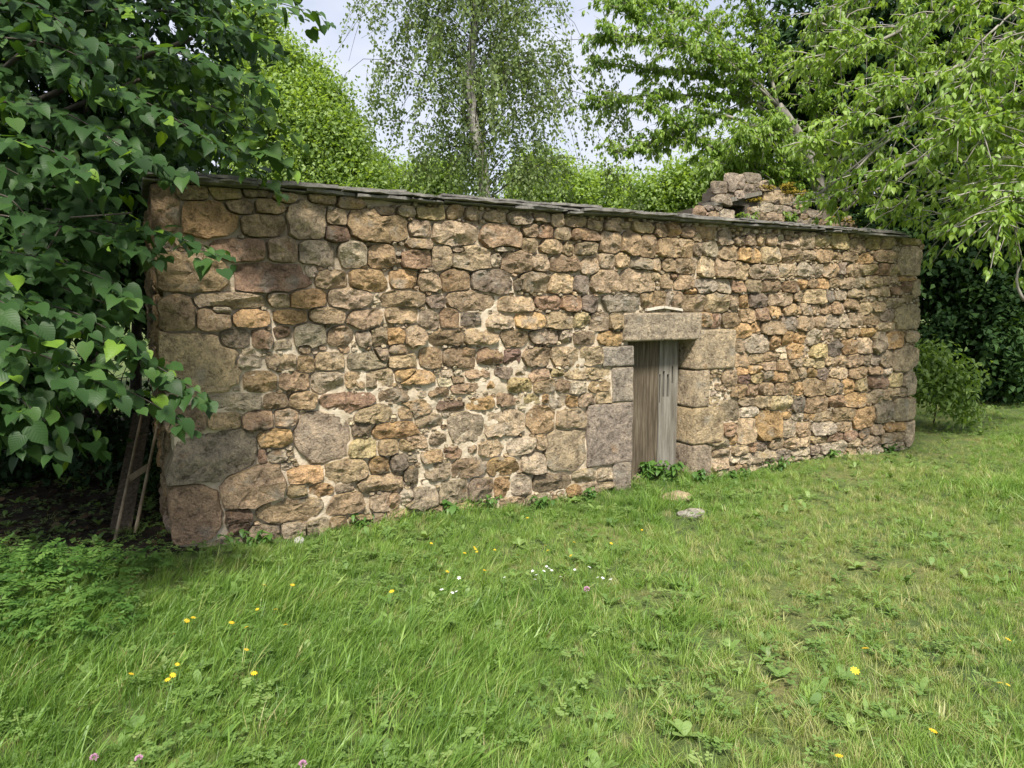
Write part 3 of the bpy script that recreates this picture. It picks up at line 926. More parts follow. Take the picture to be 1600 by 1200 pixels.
# left end wall and right end wall: coursed rubble
DEPTH = 3.3
LEFT = Plane(P0 - ND * DEPTH, ND, -UD)
RIGHT = Plane(P1 - ND * DEPTH, ND, UD)
for pl, h in ((LEFT, HTOP_L), (RIGHT, HTOP_R)):
    lst = []
    v = 0.0
    while v < h - 0.08:
        ch = random.uniform(0.13, 0.24)
        u = 0.05
        while u < DEPTH - 0.36:
            wd = random.uniform(0.16, 0.40)
            lst.append(dict(cu=u + wd / 2, cv=v + ch / 2, a=wd / 2, b=ch / 2, c=random.choice('ttbbgdor')))
            u += wd
        v += ch
    for i in range(len(lst)):
        pos, f, c = stone_geo(lst, i, pl, umin=0, umax=DEPTH - 0.33, vmax=lambda U: np.full_like(U, h - 0.01))
        rest.add(pos, f, c=c)
ro = rest.build('rubble', M_STONE, building, smooth=True, sharp=25)
ro['kind'] = 'stuff'


def block_geo(u0, u1, v0, v1, depth, pl, rel=0.02, seed=0.0, rough=0.004, nu=9, nv=9):
    """dressed block: gently uneven front, worn arrises, straight sides"""
    mbk = MB()
    g = 0.0025
    us = np.concatenate([[u0 + g, u0 + g + 0.010], np.linspace(u0 + 0.03, u1 - 0.03, nu - 4), [u1 - g - 0.010, u1 - g]])
    vs = np.concatenate([[v0 + g, v0 + g + 0.010], np.linspace(v0 + 0.03, v1 - 0.03, nv - 4), [v1 - g - 0.010, v1 - g]])
    Vv = []
    for j, v in enumerate(vs):
        for i, u in enumerate(us):
            edge = (i in (0, nu - 1)) + (j in (0, nv - 1))
            h = rel - (0.012 if edge == 1 else 0.022 if edge == 2 else 0.0)
            h += rough * 1.6 * mnoise.noise((u * 7 + seed, v * 7, 5.0)) + rough * mnoise.noise((u * 26, v * 26 + seed, 2.0))
            du = (0.007 * mnoise.noise((seed, v * 9, 1.0)) if i in (0, nu - 1) else 0)
            dv = (0.006 * mnoise.noise((u * 9, seed, 4.0)) if j in (0, nv - 1) else 0)
            if edge == 2: du += 0.006 if i == 0 else -0.006; dv += 0.006 if j == 0 else -0.006
            Vv.append((u + du, v + dv, h))
    A = np.array(Vv)
    f = [(j * nu + i, j * nu + i + 1, (j + 1) * nu + i + 1, (j + 1) * nu + i) for j in range(nv - 1) for i in range(nu - 1)]
    ring = [i for i in range(nu)] + [j * nu + nu - 1 for j in range(1, nv)] + [(nv - 1) * nu + i for i in range(nu - 2, -1, -1)] + [j * nu for j in range(nv - 2, 0, -1)]
    B = A[ring].copy()
    B[:, 2] = -depth
    n0 = len(A)
    k = len(ring)
    for i in range(k):
        f.append((ring[i], n0 + i, n0 + (i + 1) % k, ring[(i + 1) % k]))
    A = np.concatenate([A, B])
    if pl.u[0] * pl.n[1] - pl.u[1] * pl.n[0] > 0: f = [q[::-1] for q in f]
    mbk.add(pl.pt(A[:, 0], A[:, 1], A[:, 2]), f)
    return mbk


JC = [(0.335, 0.275, 0.205), (0.27, 0.235, 0.195), (0.30, 0.255, 0.205), (0.275, 0.225, 0.185), (0.27, 0.225, 0.18),
      (0.36, 0.285, 0.195), (0.37, 0.295, 0.205), (0.355, 0.275, 0.175), (0.30, 0.24, 0.18)]
for k, (nm, u0, u1, v0, v1) in enumerate(blocks):
    m1 = block_geo(u0, u1, v0, v1, 0.29, FRONT, rel=0.03 if nm == 'lintel' else 0.024, seed=k * 13.7, rough=0.006)
    m1.c = [np.tile([*(np.array(JC[k]) * 1.22), random.random()], (len(m1.v[0]), 1))]
    m1.build(nm, M_STONE, building, smooth=True)

# wall core: mortar bed on the front, plain masses behind it
core = MB()
du = 0.03
us = np.arange(0.03, L - 0.02, du)
vs = np.arange(-0.12, max(HTOP_L, HTOP_R) + 0.01, du)
idx = {}
V = []
for j, v in enumerate(vs):
    for i, u in enumerate(us):
        idx[(i, j)] = len(V)
        vv = min(v, float(htop(u)))
        V.append((u, vv, mortar_h(u, vv)))
f = []
for j in range(len(vs) - 1):
    for i in range(len(us) - 1):
        uc, vc = us[i] + du / 2, vs[j] + du / 2
        if ud0 - 0.03 < uc < ud1 + 0.03 and vc < vdt + 0.03: continue
        if vs[j] >= htop(us[i]): continue
        q = (idx[(i, j)], idx[(i + 1, j)], idx[(i + 1, j + 1)], idx[(i, j + 1)])
        f.append(q[::-1] if UD[0] * ND[1] - UD[1] * ND[0] > 0 else q)
V = np.array(V)
core.add(FRONT.pt(V[:, 0], V[:, 1], V[:, 2]), f)


def ubox(mb_, u0, u1, v0, v1, d0, d1, pl=FRONT):
    """d positive = outward"""
    mb_.box(pl.pt(u0, v0, d0), pl.u * (u1 - u0), ZD * (v1 - v0), pl.n * (d1 - d0))


hm = min(HTOP_L, HTOP_R) - 0.03
ubox(core, 0.02, ud0 - 0.05, -0.2, hm, -0.45, -0.075)
ubox(core, ud1 + 0.05, L - 0.02, -0.2, hm, -0.45, -0.075)
ubox(core, ud0 - 0.05, ud1 + 0.05, vdt + 0.04, hm, -0.45, -0.075)
ubox(core, 0.025, 0.45, -0.2, hm, -DEPTH, -0.45)
ubox(core, L - 0.45, L - 0.025, -0.2, hm, -DEPTH, -0.45)
ubox(core, 0.45, L - 0.45, -0.2, hm, -DEPTH, -DEPTH + 0.45)
core.build('wall_core', M_MORTAR, building, smooth=True)
floor_in = MB()
ubox(floor_in, 0.45, L - 0.45, -0.1, 0.03, -DEPTH + 0.45, -0.45)
floor_in.build('earth_floor', M_DARK, building)

# door: two old planks set back in the reveal
DS = -0.17


def uvd(x, y):
    return FRONT.uv(*dpx(x, y), d=DS)


usplit = uvd(428, 640)[0]
uright = uvd(527, 640)[0]
uleft = ud0 - 0.035
vtop = vdt + 0.03
vbot = -0.05
door = MB()
ubox(door, usplit + 0.003, uright, vbot, 0.0, DS - 0.03, DS)
door = None
dp = MB()
slots = []
for (xc, y0_, y1_, wd) in ((447, 482, 632, 10), (469, 466, 600, 10), (491, 482, 600, 11), (514, 440, 530, 8)):
    a = uvd(xc - wd / 2, 0)[0]
    b = uvd(xc + wd / 2, 0)[0]
    slots.append((a, b, uvd(xc, y1_)[1], uvd(xc, y0_)[1]))
va, vb = min(s[2] for s in slots), max(s[3] for s in slots)
ubox(dp, usplit + 0.004, uright, vbot, va, DS - 0.03, DS)
ubox(dp, usplit + 0.004, uright, vb, vtop, DS - 0.03, DS)
e = usplit + 0.004
for (a, b, c, d) in slots:
    ubox(dp, e, a, va, vb, DS - 0.03, DS)
    if c > va + .004: ubox(dp, a, b, va, c, DS - 0.03, DS)
    if d < vb - .004: ubox(dp, a, b, d, vb, DS - 0.03, DS)
    e = b
ubox(dp, e, uright, va, vb, DS - 0.03, DS)
door_root = dp.build('door', M_WOOD, building)
# left plank, a little proud and darker brown
pk = MB()
ubox(pk, uleft, usplit - 0.003, vbot, vtop, DS - 0.032, DS - 0.003)
pk.build('plank', M_WOOD_B, door_root)
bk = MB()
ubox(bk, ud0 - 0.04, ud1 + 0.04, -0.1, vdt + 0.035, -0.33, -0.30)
bk.build('door_dark_sheet', M_DARK, building)  # black sheet added so the door slots read as unlit
# threshold
th_ = MB()
ubox(th_, ud0 + 0.004, ud1 - 0.004, -0.10, 0.015, -0.28, -0.02)
m1 = th_
m1.c = [np.tile([0.3, 0.26, 0.2, 0.3], (8, 1))]
m1.build('threshold', M_STONE, building)

# two thin tiles propped as a drip cap above the lintel
for (xa, ya, xb, yb) in ((358, 157, 447, 142), (449, 142, 543, 157)):
    ua, va_ = FRONT.uv(*dpx(xa, ya))
    ub, vb_ = FRONT.uv(*dpx(xb, yb))
    m1 = MB()
    dirv = FRONT.u * (ub - ua) + ZD * (vb_ - va_)
    m1.box(FRONT.pt(ua, va_ + 0.006, 0.0), dirv, ZD * 0.022, FRONT.n * 0.036)
    m1.build('drip_tile', M_TILE, building)

# eave: three overlapping courses of rough stone slates, the roof falls gently to the back
u_end = FRONT.uv(1412, 372)[0]
slope = -0.06


def slate(u0, u1, lay, over):
    m1 = MB()
    n = 9
    t = random.uniform(0.010, 0.022)
    uu = np.linspace(u0, u1, n)
    fr = over + np.array([random.uniform(-0.03, 0.015) for _ in range(n)])
    bkd = np.full(n, -0.55)
    base = 0.006 + lay * 0.022 + random.uniform(-0.005, 0.006)
    tl = random.uniform(-0.016, 0.016)
    tf = random.uniform(-0.05, 0.01)
    V = []
    for top in (0, 1):
        for row in (0, 1):
            for i in range(n):
                d = fr[i] if row == 0 else bkd[i]
                z = float(htop(uu[i])) + base + tl * (i / (n - 1) - 0.5) + (t if top else 0) + (d * tf if row == 0 else d * -slope)
                z += (random.uniform(-0.004, 0.004) if not top else random.uniform(-.003, .002)) * (1 - row)
                V.append(FRONT.pt(uu[i], 0, d) + ZD * z)
    f = []
    for i in range(n - 1):
        f.append((i, i + 1, n + i + 1, n + i))
        f.append((2 * n + i, 3 * n + i, 3 * n + i + 1, 2 * n + i + 1))
        f.append((i, 2 * n + i, 2 * n + i + 1, i + 1))
        f.append((n + i, n + i + 1, 3 * n + i + 1, 3 * n + i))
    f.append((0, n, 3 * n, 2 * n))
    f.append((n - 1, 3 * n - 1, 4 * n - 1, 2 * n - 1))
    m1.add(V, f)
    m1.build('roof_slate', M_SLATE, building)


for lay, ov in ((0, 0.085), (1, 0.125), (2, 0.08)):
    u = -0.06 - random.uniform(0, 0.2)
    while u < u_end:
        wd = random.uniform(0.25, 0.75)
        u2 = min(u + wd, u_end + 0.02 - 0.10 * lay)
        if u2 - u > 0.08: slate(max(u, -0.07), u2 - 0.006, lay, ov + random.uniform(-0.03, 0.03))
        u += wd
rf = MB()
for (z0, z1) in ((0.0, 0.05),):
    A = FRONT.pt(0.0, 0, -0.50) + ZD * (HTOP_L + z0)
    B = FRONT.pt(u_end, 0, -0.50) + ZD * (HTOP_R + z0)
    A2 = FRONT.pt(0.0, 0, -DEPTH - 0.1) + ZD * (HTOP_L + z0 + slope * 2.8)
    B2 = FRONT.pt(u_end, 0, -DEPTH - 0.1) + ZD * (HTOP_R + z0 + slope * 2.8)
    rf.add([A, B, B2, A2, A + ZD * .05, B + ZD * .05, B2 + ZD * .05, A2 + ZD * .05],
           [(0, 3, 2, 1), (4, 5, 6, 7), (0, 1, 5, 4), (1, 2, 6, 5), (2, 3, 7, 6), (3, 0, 4, 7)])
rf.build('roof', M_SLATE, building)
reroot(building, tuple(P0))

# ------------------------------------------------------------------ ruined gable behind the roof
BACK = Plane(P0 - ND * 4.2, UD, ND)
ruin = empty('ruined_gable')
tag(ruin, 'crumbling mossy stone gable with a small dark opening rising behind the slate eave', 'ruin')
RZ = [(1060, 260, 0.2, '''380 65 510 210 d|520 55 650 140 d|270 120 380 225 d|500 135 620 230 d|430 165 500 250 d|280 210 400 290 d|390 210 440 260 d|620 110 700 150 d|130 310 215 395 r|205 300 270 350 d|270 295 345 345 d|200 360 235 415 r|235 350 325 430 b|320 335 430 440 g
620 150 740 200 b|665 185 800 285 b|790 215 900 305 b|880 240 940 300 g|740 255 790 295 d|625 280 745 360 g|740 300 815 365 d|805 300 880 360 d|550 320 580 380 b|580 310 630 365 g|590 355 680 440 b|680 350 765 450 b|885 410 975 470 g|975 405 1040 475 g|1015 350 1180 410 d|1040 420 1085 475 g|1090 415 1180 475 b|1190 425 1245 480 b|765 370 830 430 b|830 365 890 430 d|900 320 960 370 d|950 370 1010 420 b|710 425 780 460 b|550 380 600 440 g|1300 390 1345 430 w|1250 440 1310 490 b|900 300 980 340 b|1310 430 1390 480 b''')]
rst = []
collect(BACK, RZ, rst)
for s in rst: s['c'] = dict(w='t', t='b').get(s['c'], s['c'])


def rp(x, y):
    return BACK.uv(1060 + x * 0.2, 260 + y * 0.2)


poly = [rp(*q) for q in [(110, 480), (120, 330), (200, 300), (300, 285), (330, 190), (410, 100), (520, 75), (640, 75), (710, 130), (870, 170), (930, 240), (990, 300), (1180, 360), (1250, 420), (1390, 440), (1400, 490)]]
umn, umx = min(p[0] for p in poly), max(p[0] for p in poly)


def ptop(u):
    P = sorted(poly)
    return np.interp(u, [p[0] for p in P], [p[1] for p in P])


op0, op1 = rp(345, 350)[0], rp(538, 350)[0]
opt, opb = rp(450, 300)[1], rp(450, 480)[1]
for i in range(len(rst)):
    pos, f, c = stone_geo(rst, i, BACK)
    c = (c[0] * 0.9 + .04, c[1] * 0.93 + .035, c[2] * 0.98 + .03, c[3])
    m1 = MB()
    m1.add(pos, f, c=c)
    m1.build('stone', M_STONE_MOSS if rst[i]['cv'] > ptop(rst[i]['cu']) - 0.35 and rst[i]['cu'] > rp(560, 0)[0] else M_STONE, ruin, smooth=True)
rc = MB()
us = np.linspace(umn, umx, 46)
for a, b in zip(us[:-1], us[1:]):
    t = float(min(ptop(a), ptop(b))) - 0.02
    um = (a + b) / 2
    if op0 < um < op1:
        ubox(rc, a, b, opt, max(t, opt + 0.05), -0.5, -0.03, BACK)
        ubox(rc, a, b, 0, opb, -0.5, -0.03, BACK)
        ubox(rc, a, b, opb, opt, -0.5, -0.45, BACK)
    else:
        ubox(rc, a, b, 0, t, -0.5, -0.03, BACK)
rc.build('wall_core', plain_noise_mat('ruin_core', [(0.3, (0.05, 0.042, 0.034)), (0.7, (0.15, 0.125, 0.10))], scale=8, bump=1.0), ruin)
a = rp(268, 300)
b = rp(640, 215)
m1 = MB()
dirv = BACK.u * (b[0] - a[0]) + ZD * (b[1] - a[1])
m1.box(BACK.pt(a[0], a[1] - 0.02, -0.25), dirv, ZD * 0.07, BACK.n * 0.29, c=(.3, .28, .24, .3))
m1.build('lintel', M_WOOD, ruin)
MOSS = ((680, 170, 60, 14), (850, 155, 45, 16), (930, 215, 70, 16), (860, 205, 50, 12), (1240, 410, 60, 14), (1340, 445, 60, 18), (590, 265, 50, 14), (1170, 330, 40, 12))

# ------------------------------------------------------------------ leaf templates (unit length along +Y, +Z up)
def tpl_linden(fold=0.18, droop=0.22, petiole=True):
    mid = [(0, .08), (0, .38), (0, .65), (0, .88), (0, 1.08)]
    out = [(.22, -.03), (.42, .12), (.47, .38), (.36, .65), (.15, .88)]
    z = lambda x, y: abs(x) * fold - droop * y * y + 0.05 * math.sin(9 * y) * abs(x)
    v = [(x, y, z(x, y)) for x, y in mid]
    v += [(x, y, z(x, y)) for x, y in out]
    v += [(-x, y, z(x, y)) for x, y in out]
    f = []
    for s, o in ((1, 5), (-1, 10)):
        q = [(0, o, o + 1), (0, o + 1, o + 2, 1), (1, o + 2, o + 3, 2), (2, o + 3, o + 4, 3), (3, o + 4, 4)]
        f += q if s == 1 else [k[::-1] for k in q]
    if petiole:
        b = len(v)
        v += [(-.012, .1, 0), (.012, .1, 0), (.012, -.45, .10), (-.012, -.45, .10)]
        f += [(b, b + 3, b + 2, b + 1)]
    return np.array(v, float), f


def tpl_ovate(wd=0.22, fold=0.25, droop=0.30):
    mid = [(0, 0), (0, .33), (0, .66), (0, 1.0)]
    out = [(wd * .9, .22), (wd, .5), (wd * .55, .8)]
    z = lambda x, y: abs(x) * fold - droop * y * y
    v = [(x, y, z(x, y)) for x, y in mid] + [(x, y, z(x, y)) for x, y in out] + [(-x, y, z(x, y)) for x, y in out]
    f = []
    for s, o in ((1, 4), (-1, 7)):
        q = [(0, o, 1), (1, o, o + 1), (1, o + 1, 2), (2, o + 1, o + 2), (2, o + 2, 3)]
        f += q if s == 1 else [k[::-1] for k in q]
    return np.array(v, float), f


def tpl_small(wd=0.36):
    v = [(0, 0, 0), (wd, .4, .12), (0, 1, -.08), (-wd, .4, .12), (0, .45, 0)]
    return np.array(v, float), [(0, 1, 4), (1, 2, 4), (2, 3, 4), (3, 0, 4)]


def tpl_quad(wd=0.36):
    v = [(0, 0, 0), (wd, .42, .1), (0, 1, -.08), (-wd, .42, .1)]
    return np.array(v, float), [(0, 1, 2), (0, 2, 3)]


def rand_unit(n):
    return norm(rng.normal(size=(n, 3)))


def bez(p, n):
    """smooth polyline through control points"""
    p = np.asarray(p, float)
    if len(p) == 2: return np.linspace(p[0], p[1], n)
    t = np.linspace(0, len(p) - 1, n)
    out = []
    for q in t:
        i = min(int(q), len(p) - 2)
        u = q - i
        p0 = p[max(i - 1, 0)]; p1 = p[i]; p2 = p[i + 1]; p3 = p[min(i + 2, len(p) - 1)]
        out.append(0.5 * ((2 * p1) + (-p0 + p2) * u + (2 * p0 - 5 * p1 + 4 * p2 - p3) * u * u + (-p0 + 3 * p1 - 3 * p2 + p3) * u ** 3))
    return np.array(out)


mp_, ma_, mn_ = [], [], []
for (x, y, rx, ry) in MOSS:
    for k in range(260):
        u, v = rp(x + max(-1.6, min(1.6, random.gauss(0, .55))) * rx, y + random.gauss(0, .6) * ry)
        mp_.append(BACK.pt(u, v, random.uniform(-.05, .06)))
        ma_.append([random.gauss(0, .6), random.gauss(-.3, .6), random.gauss(.5, .4)])
        mn_.append([random.gauss(0, .4), random.gauss(-.5, .4), 1])
mo = scatter('moss', tpl_quad(), np.array(mp_), np.array(ma_), np.array(mn_), rng.uniform(.02, .045, len(mp_)), rng.random(len(mp_)), M_MOSS, ruin)
mo['kind'] = 'stuff'
reroot(ruin, tuple(BACK.pt((umn + umx) / 2, 0, 0)))
# ------------------------------------------------------------------ the linden on the left
linden = empty('linden_tree')
tag(linden, 'dark green broad-leaved tree overhanging the left end of the stone barn', 'tree')
LT = np.array([-5.3, 6.1, 0.0])
tb = MB()
tb.tube(bez([LT, LT + [0.05, 0, 1.6], LT + [0.0, -.1, 3.4], LT + [0.1, 0, 6.5]], 12), np.linspace(0.24, 0.10, 12), 10, wob=0.2)
tb.build('trunk', M_BARK, linden, smooth=True)
LP, LA, LN, LS, LTi = [], [], [], [], []
bb = MB()
UPZ = np.array([0, 0, 1.0])


def spray(ctrl, size=0.078, width=0.38, bright=0.0, dens=1.0):
    """a drooping leafy branch: side twigs to both sides, leaves shingled along them"""
    c = bez(ctrl, 14)
    ln = float(np.sum(np.linalg.norm(np.diff(c, axis=0), axis=1)))
    bb.tube(c - [0, 0, .02], np.linspace(0.0055, 0.002, len(c)), 4)
    T = norm(np.gradient(c, axis=0))
    nt = max(4, int(ln / 0.056 * dens))
    for k in range(nt):
        s = (k + random.random() * .6) / nt
        i = min(int(s * 13), 12)
        p = c[i] + (c[i + 1] - c[i]) * (s * 13 - i)
        t = T[i]
        sd = norm(np.cross(t, UPZ)) * (1 if k % 2 else -1)
        tl = width * (1.0 - 0.55 * s) * random.uniform(0.6, 1.15)
        d = norm(t * 0.6 + sd * random.uniform(.6, 1.1) + np.array([0, 0, random.uniform(-.45, .05)]))
        m = max(2, int(tl / 0.036))
        for j in range(m):
            q = (j + 0.6) / m
            pos = p + d * tl * q + np.array([0, 0, -0.16 * q * q * tl])
            sl = norm(np.cross(d, UPZ)) * (1 if j % 2 else -1)
            ax = norm(d * 0.45 + sl * 0.55 + np.array([0.18, -0.44, -0.34]) + rng.normal(0, .22, 3))
            nr = norm(np.array([0.10, -0.26, 0.95]) + rng.normal(0, .28, 3))
            LP.append(pos + ax * 0.03); LA.append(ax); LN.append(nr)
            LS.append(size * random.uniform(.55, 1.25)); LTi.append(np.clip(random.gauss(0.38 + bright * 1.4, 0.17), 0, 0.95) if random.random() > .035 else 1.0)  # bright puts the backlight of the rim sprays into the leaf colour


def S(*pts, **kw):
    spray([at(*p) for p in pts], **kw)


S((40, 20, 4.3), (250, 10, 4.3), (420, 60, 4.2), bright=.05)
S((200, -40, 4.4), (360, -20, 4.3), (475, 10, 4.1), bright=.1)
S((120, 60, 4.2), (290, 80, 4.2), (420, 130, 4.1), bright=.1)
S((60, 100, 3.9), (200, 140, 3.9), (330, 215, 3.9))
S((180, 130, 4.4), (330, 160, 4.4), (430, 235, 4.3), bright=.2)
S((260, 190, 4.6), (350, 215, 4.6), (410, 275, 4.5), bright=.22)
S((230, 90, 4.6), (330, 110, 4.6), (440, 195, 4.4), bright=.22)
S((-30, 50, 3.6), (70, 60, 3.5), (150, 95, 3.5))
S((-40, 150, 3.5), (90, 165, 3.5), (210, 235, 3.5))
S((-40, 210, 3.4), (60, 220, 3.3), (150, 270, 3.3))
S((60, 190, 3.7), (170, 210, 3.7), (270, 262, 3.8))
S((-30, 0, 3.4), (50, 0, 3.4), (110, 40, 3.4))
S((70, 320, 4.0), (190, 345, 3.9), (270, 362, 3.8), (345, 395, 3.75), width=.26)
S((0, 330, 3.7), (120, 350, 3.7), (240, 385, 3.7))
S((-40, 380, 3.4), (80, 400, 3.4), (190, 440, 3.5))
S((-40, 290, 3.2), (10, 300, 3.1), (40, 330, 3.1), width=.18)
S((-30, 450, 3.3), (110, 480, 3.3), (215, 535, 3.4))
S((40, 480, 3.7), (170, 530, 3.6), (260, 575, 3.6), (312, 610, 3.6), width=.24)
S((-40, 520, 3.1), (70, 550, 3.1), (170, 600, 3.2))
S((60, 560, 3.4), (190, 600, 3.4), (290, 655, 3.45), width=.22)
S((-40, 590, 2.9), (20, 610, 2.9), (70, 650, 2.9), width=.22)
S((-60, 430, 3.0), (10, 470, 2.95), (60, 520, 2.95), width=.25)
S((90, 440, 3.8), (170, 470, 3.8), (215, 480, 3.8), width=.2)
for k in range(110):                     # the leaves behind
    lo = random.random() < 0.6
    if lo:
        px, py = random.uniform(-160, 70), random.uniform(250, 650)
        Y = random.uniform(4.0, 5.2)
    else:
        px, py = random.uniform(-140, 250), random.uniform(-140, 205)
        Y = random.uniform(4.6, 5.8)
    ex = random.uniform(80, 140)
    spray([at(px, py, Y), at(px + ex * .55, py + random.uniform(-5, 25), Y - .05), at(px + ex, py + random.uniform(25, 80), Y - .1)],
          size=0.085, width=.42, dens=.75, bright=-.05)
for k in range(70):                     # the crown above and to the left, out of the picture
    a = random.uniform(0, 2 * math.pi)
    r = random.uniform(0.3, 3.0)
    z = random.uniform(4.4, 7.2)
    p = np.array([LT[0] - 0.4 + r * math.cos(a), LT[1] + .3 + r * .8 * math.sin(a), z])
    if p[1] < 3.4: continue
    o = norm(np.array([math.cos(a), math.sin(a), 0]))
    spray([p, p + o * .5 + UPZ * .03, p + o * 1.0 - UPZ * .2], size=0.13, width=.6, dens=.6)
for k in range(64):                     # unseen boughs added above the picture, to shade the left corner
    y = random.uniform(2.3, 4.6)
    x = random.uniform(-7.2, -4.3 - max(0, y - 3.4) * .5)
    p = np.array([x, y, 1.75 + .44 * y + random.uniform(.35, 1.5)])
    spray([p, p + [.35, -.1, .03], p + [.75, -.15, -.12]], size=0.12, width=.6, dens=.6)
for k in range(30):
    px, py, Y = random.uniform(-500, -60), random.uniform(-100, 640), random.uniform(3.6, 5.5)
    p = at(px, py, Y)
    spray([p, p + [.4, 0, 0.02], p + [.8, -.05, -.15]], size=0.11, width=.45, dens=.8)
LP, LA, LN, LS, LTi = map(np.array, (LP, LA, LN, LS, LTi))
# larger branches
for tgt in ((230, 120, 4.5), (60, 60, 4.2), (120, 340, 4.2), (60, 470, 4.0), (-40, 560, 3.7), (300, 60, 4.7)):
    e = at(*tgt)
    s0 = LT + np.array([0, 0, max(1.2, e[2] * .75)])
    lb = MB()
    lb.tube(bez([s0, (s0 + e) / 2 + UPZ * .15, e], 8), np.linspace(0.04, 0.012, 8), 6)
    lb.build('branch', M_BARK, linden, smooth=True)
S_ = [((95, 355), (68, 400)), ((35, 365), (65, 410)), ((150, 525), (175, 545)), ((110, 340), (205, 333))]
for (a, b) in S_:
    bb.tube(bez([at(a[0], a[1], 3.6), at(b[0], b[1], 3.55)], 4), 0.005, 4)
bb.build('twigs', M_BARK, linden, smooth=True)['kind'] = 'stuff'
rel = LP - CAMP
dep = rel @ FWD
pxx = 800 + F * (rel @ RGT) / dep
pyy = 600 - F * (rel @ UPV) / dep
vis = (pxx > 0) & (pxx < 1600) & (pyy > 0) & (pyy < 1200)
score = np.where(vis, LS / dep, 0)
topi = np.argsort(-score)[:290]
mask = np.ones(len(LP), bool)
mask[topi] = False
ld = scatter('foliage', tpl_linden(petiole=False), LP[mask], LA[mask], LN[mask], LS[mask], LTi[mask], M_LINDEN, linden)
ld['kind'] = 'stuff'
variants = []
for k in range(12):
    tv, tf = tpl_linden(random.uniform(.05, .5), random.uniform(.15, .6))
    me = bpy.data.meshes.new('leaf')
    me.from_pydata(tv.tolist(), [], tf)
    me.polygons.foreach_set('use_smooth', np.ones(len(me.polygons), dtype=bool))
    lf = tv.copy()
    lf[:, 2] = np.clip(0.15 + 0.6 * k / 10, 0, .9) if k < 11 else 1.0
    aa = me.attributes.new('lf', 'FLOAT_VECTOR', 'POINT')
    aa.data.foreach_set('vector', lf.astype(np.float32).ravel())
    me.materials.append(M_LINDEN)
    variants.append(me)
from mathutils import Matrix
Mf = frames(LA, LN)
for i in topi:
    me = variants[int(np.clip(round((LTi[i] - .15) / .6 * 10), 0, 10))] if LTi[i] < .95 else variants[11]
    o = bpy.data.objects.new('leaf', me)
    mtx = Matrix([[*(Mf[i][r] * LS[i]), LP[i][r]] for r in range(3)] + [[0, 0, 0, 1]])
    o.matrix_world = mtx
    C.objects.link(o)
    o.parent = linden
reroot(linden, tuple(LT))
for o in linden.children:
    if o.name.startswith('leaf'): pass

# ------------------------------------------------------------------ generic leafy crowns
def crown(name, blobs, per, leaf, tpl, mat, parent, tint=(0.5, .18), clump=0.16, sub=0, nl=14):
    """blobs: (centre, radii); leaf clumps spread through each blob, denser near its outside"""
    P, A, Nn, T = [], [], [], []
    if sub:
        nb_ = []
        for (c, r) in blobs:
            r = np.broadcast_to(np.asarray(r, float), (3,))
            for q in range(sub):
                nb_.append((c + rand_unit(1)[0] * r * random.uniform(.35, 1.12), r * random.uniform(.22, .55)))
        blobs = nb_
    for (c, r) in blobs:
        r = np.broadcast_to(np.asarray(r, float), (3,))
        k = max(3, int(per * (r[0] * r[1] * r[2]) ** (2 / 3)))
        d = rand_unit(k)
        q = rng.random(k) ** 0.45 * rng.choice([1, 1, 1, 1.25], k)
        cc = c + d * r * q[:, None]
        for j in range(k):
            tb_ = rng.normal(0, tint[1])
            n = nl
            pp = cc[j] + rng.normal(0, clump, (n, 3)) * np.array([1, 1, .7])
            P.append(pp)
            A.append(norm(d[j] * .5 + rand_unit(n) * .8 + np.array([0, 0, -.35])))
            Nn.append(norm(np.array([0, 0, .8]) + d[j] * .5 + rand_unit(n) * .55))
            T.append(np.clip(tint[0] + tb_ + rng.normal(0, .10, n), 0, 1))
    P, A, Nn, T = map(np.concatenate, (P, A, Nn, T))
    s = leaf * rng.uniform(.65, 1.2, len(P))
    o = scatter(name, tpl, P, A, Nn, s, T, mat, parent)
    return o


def simple_tree(name, label, base, blobs, per, leaf, tpl, mat, bark, tr=0.14, group=None, cat='tree', **kw):
    root = empty(name)
    tag(root, label, cat, group)
    base = np.asarray(base, float)
    topb = max(blobs, key=lambda b: b[0][2])[0]
    t = MB()
    mid = (base + topb) / 2 + np.array([random.uniform(-.15, .15), 0, 0])
    t.tube(bez([base - [0, 0, .1], mid, topb], 8), np.linspace(tr, tr * .3, 8), 8, wob=.15)
    t.build('trunk', bark, root, smooth=True)
    for (c, r) in blobs:
        br = MB()
        s0 = base + (topb - base) * np.clip((c[2] - base[2]) / max(.5, topb[2] - base[2]) * random.uniform(.45, .75), .1, .9)
        br.tube(bez([s0, (s0 + c) / 2 + [0, 0, .1], c], 6), np.linspace(tr * .4, tr * .08, 6), 5)
        br.build('branch', bark, root, smooth=True)
    o = crown('crown', blobs, per, leaf, tpl, mat, root, **kw)
    o['kind'] = 'stuff'
    reroot(root, tuple(base))
    return root


def B(px, py, Y, rpx, asp=(1, 1, 1)):
    r = rpx * Y / F
    return (at(px, py, Y), (r * asp[0], r * asp[1], r * asp[2]))


T_OV = tpl_ovate()
T_S = tpl_small()
T_Q = tpl_quad()


def gp(px, Y):
    p = at(px, 600, Y)
    return np.array([p[0], p[1], 0.0])


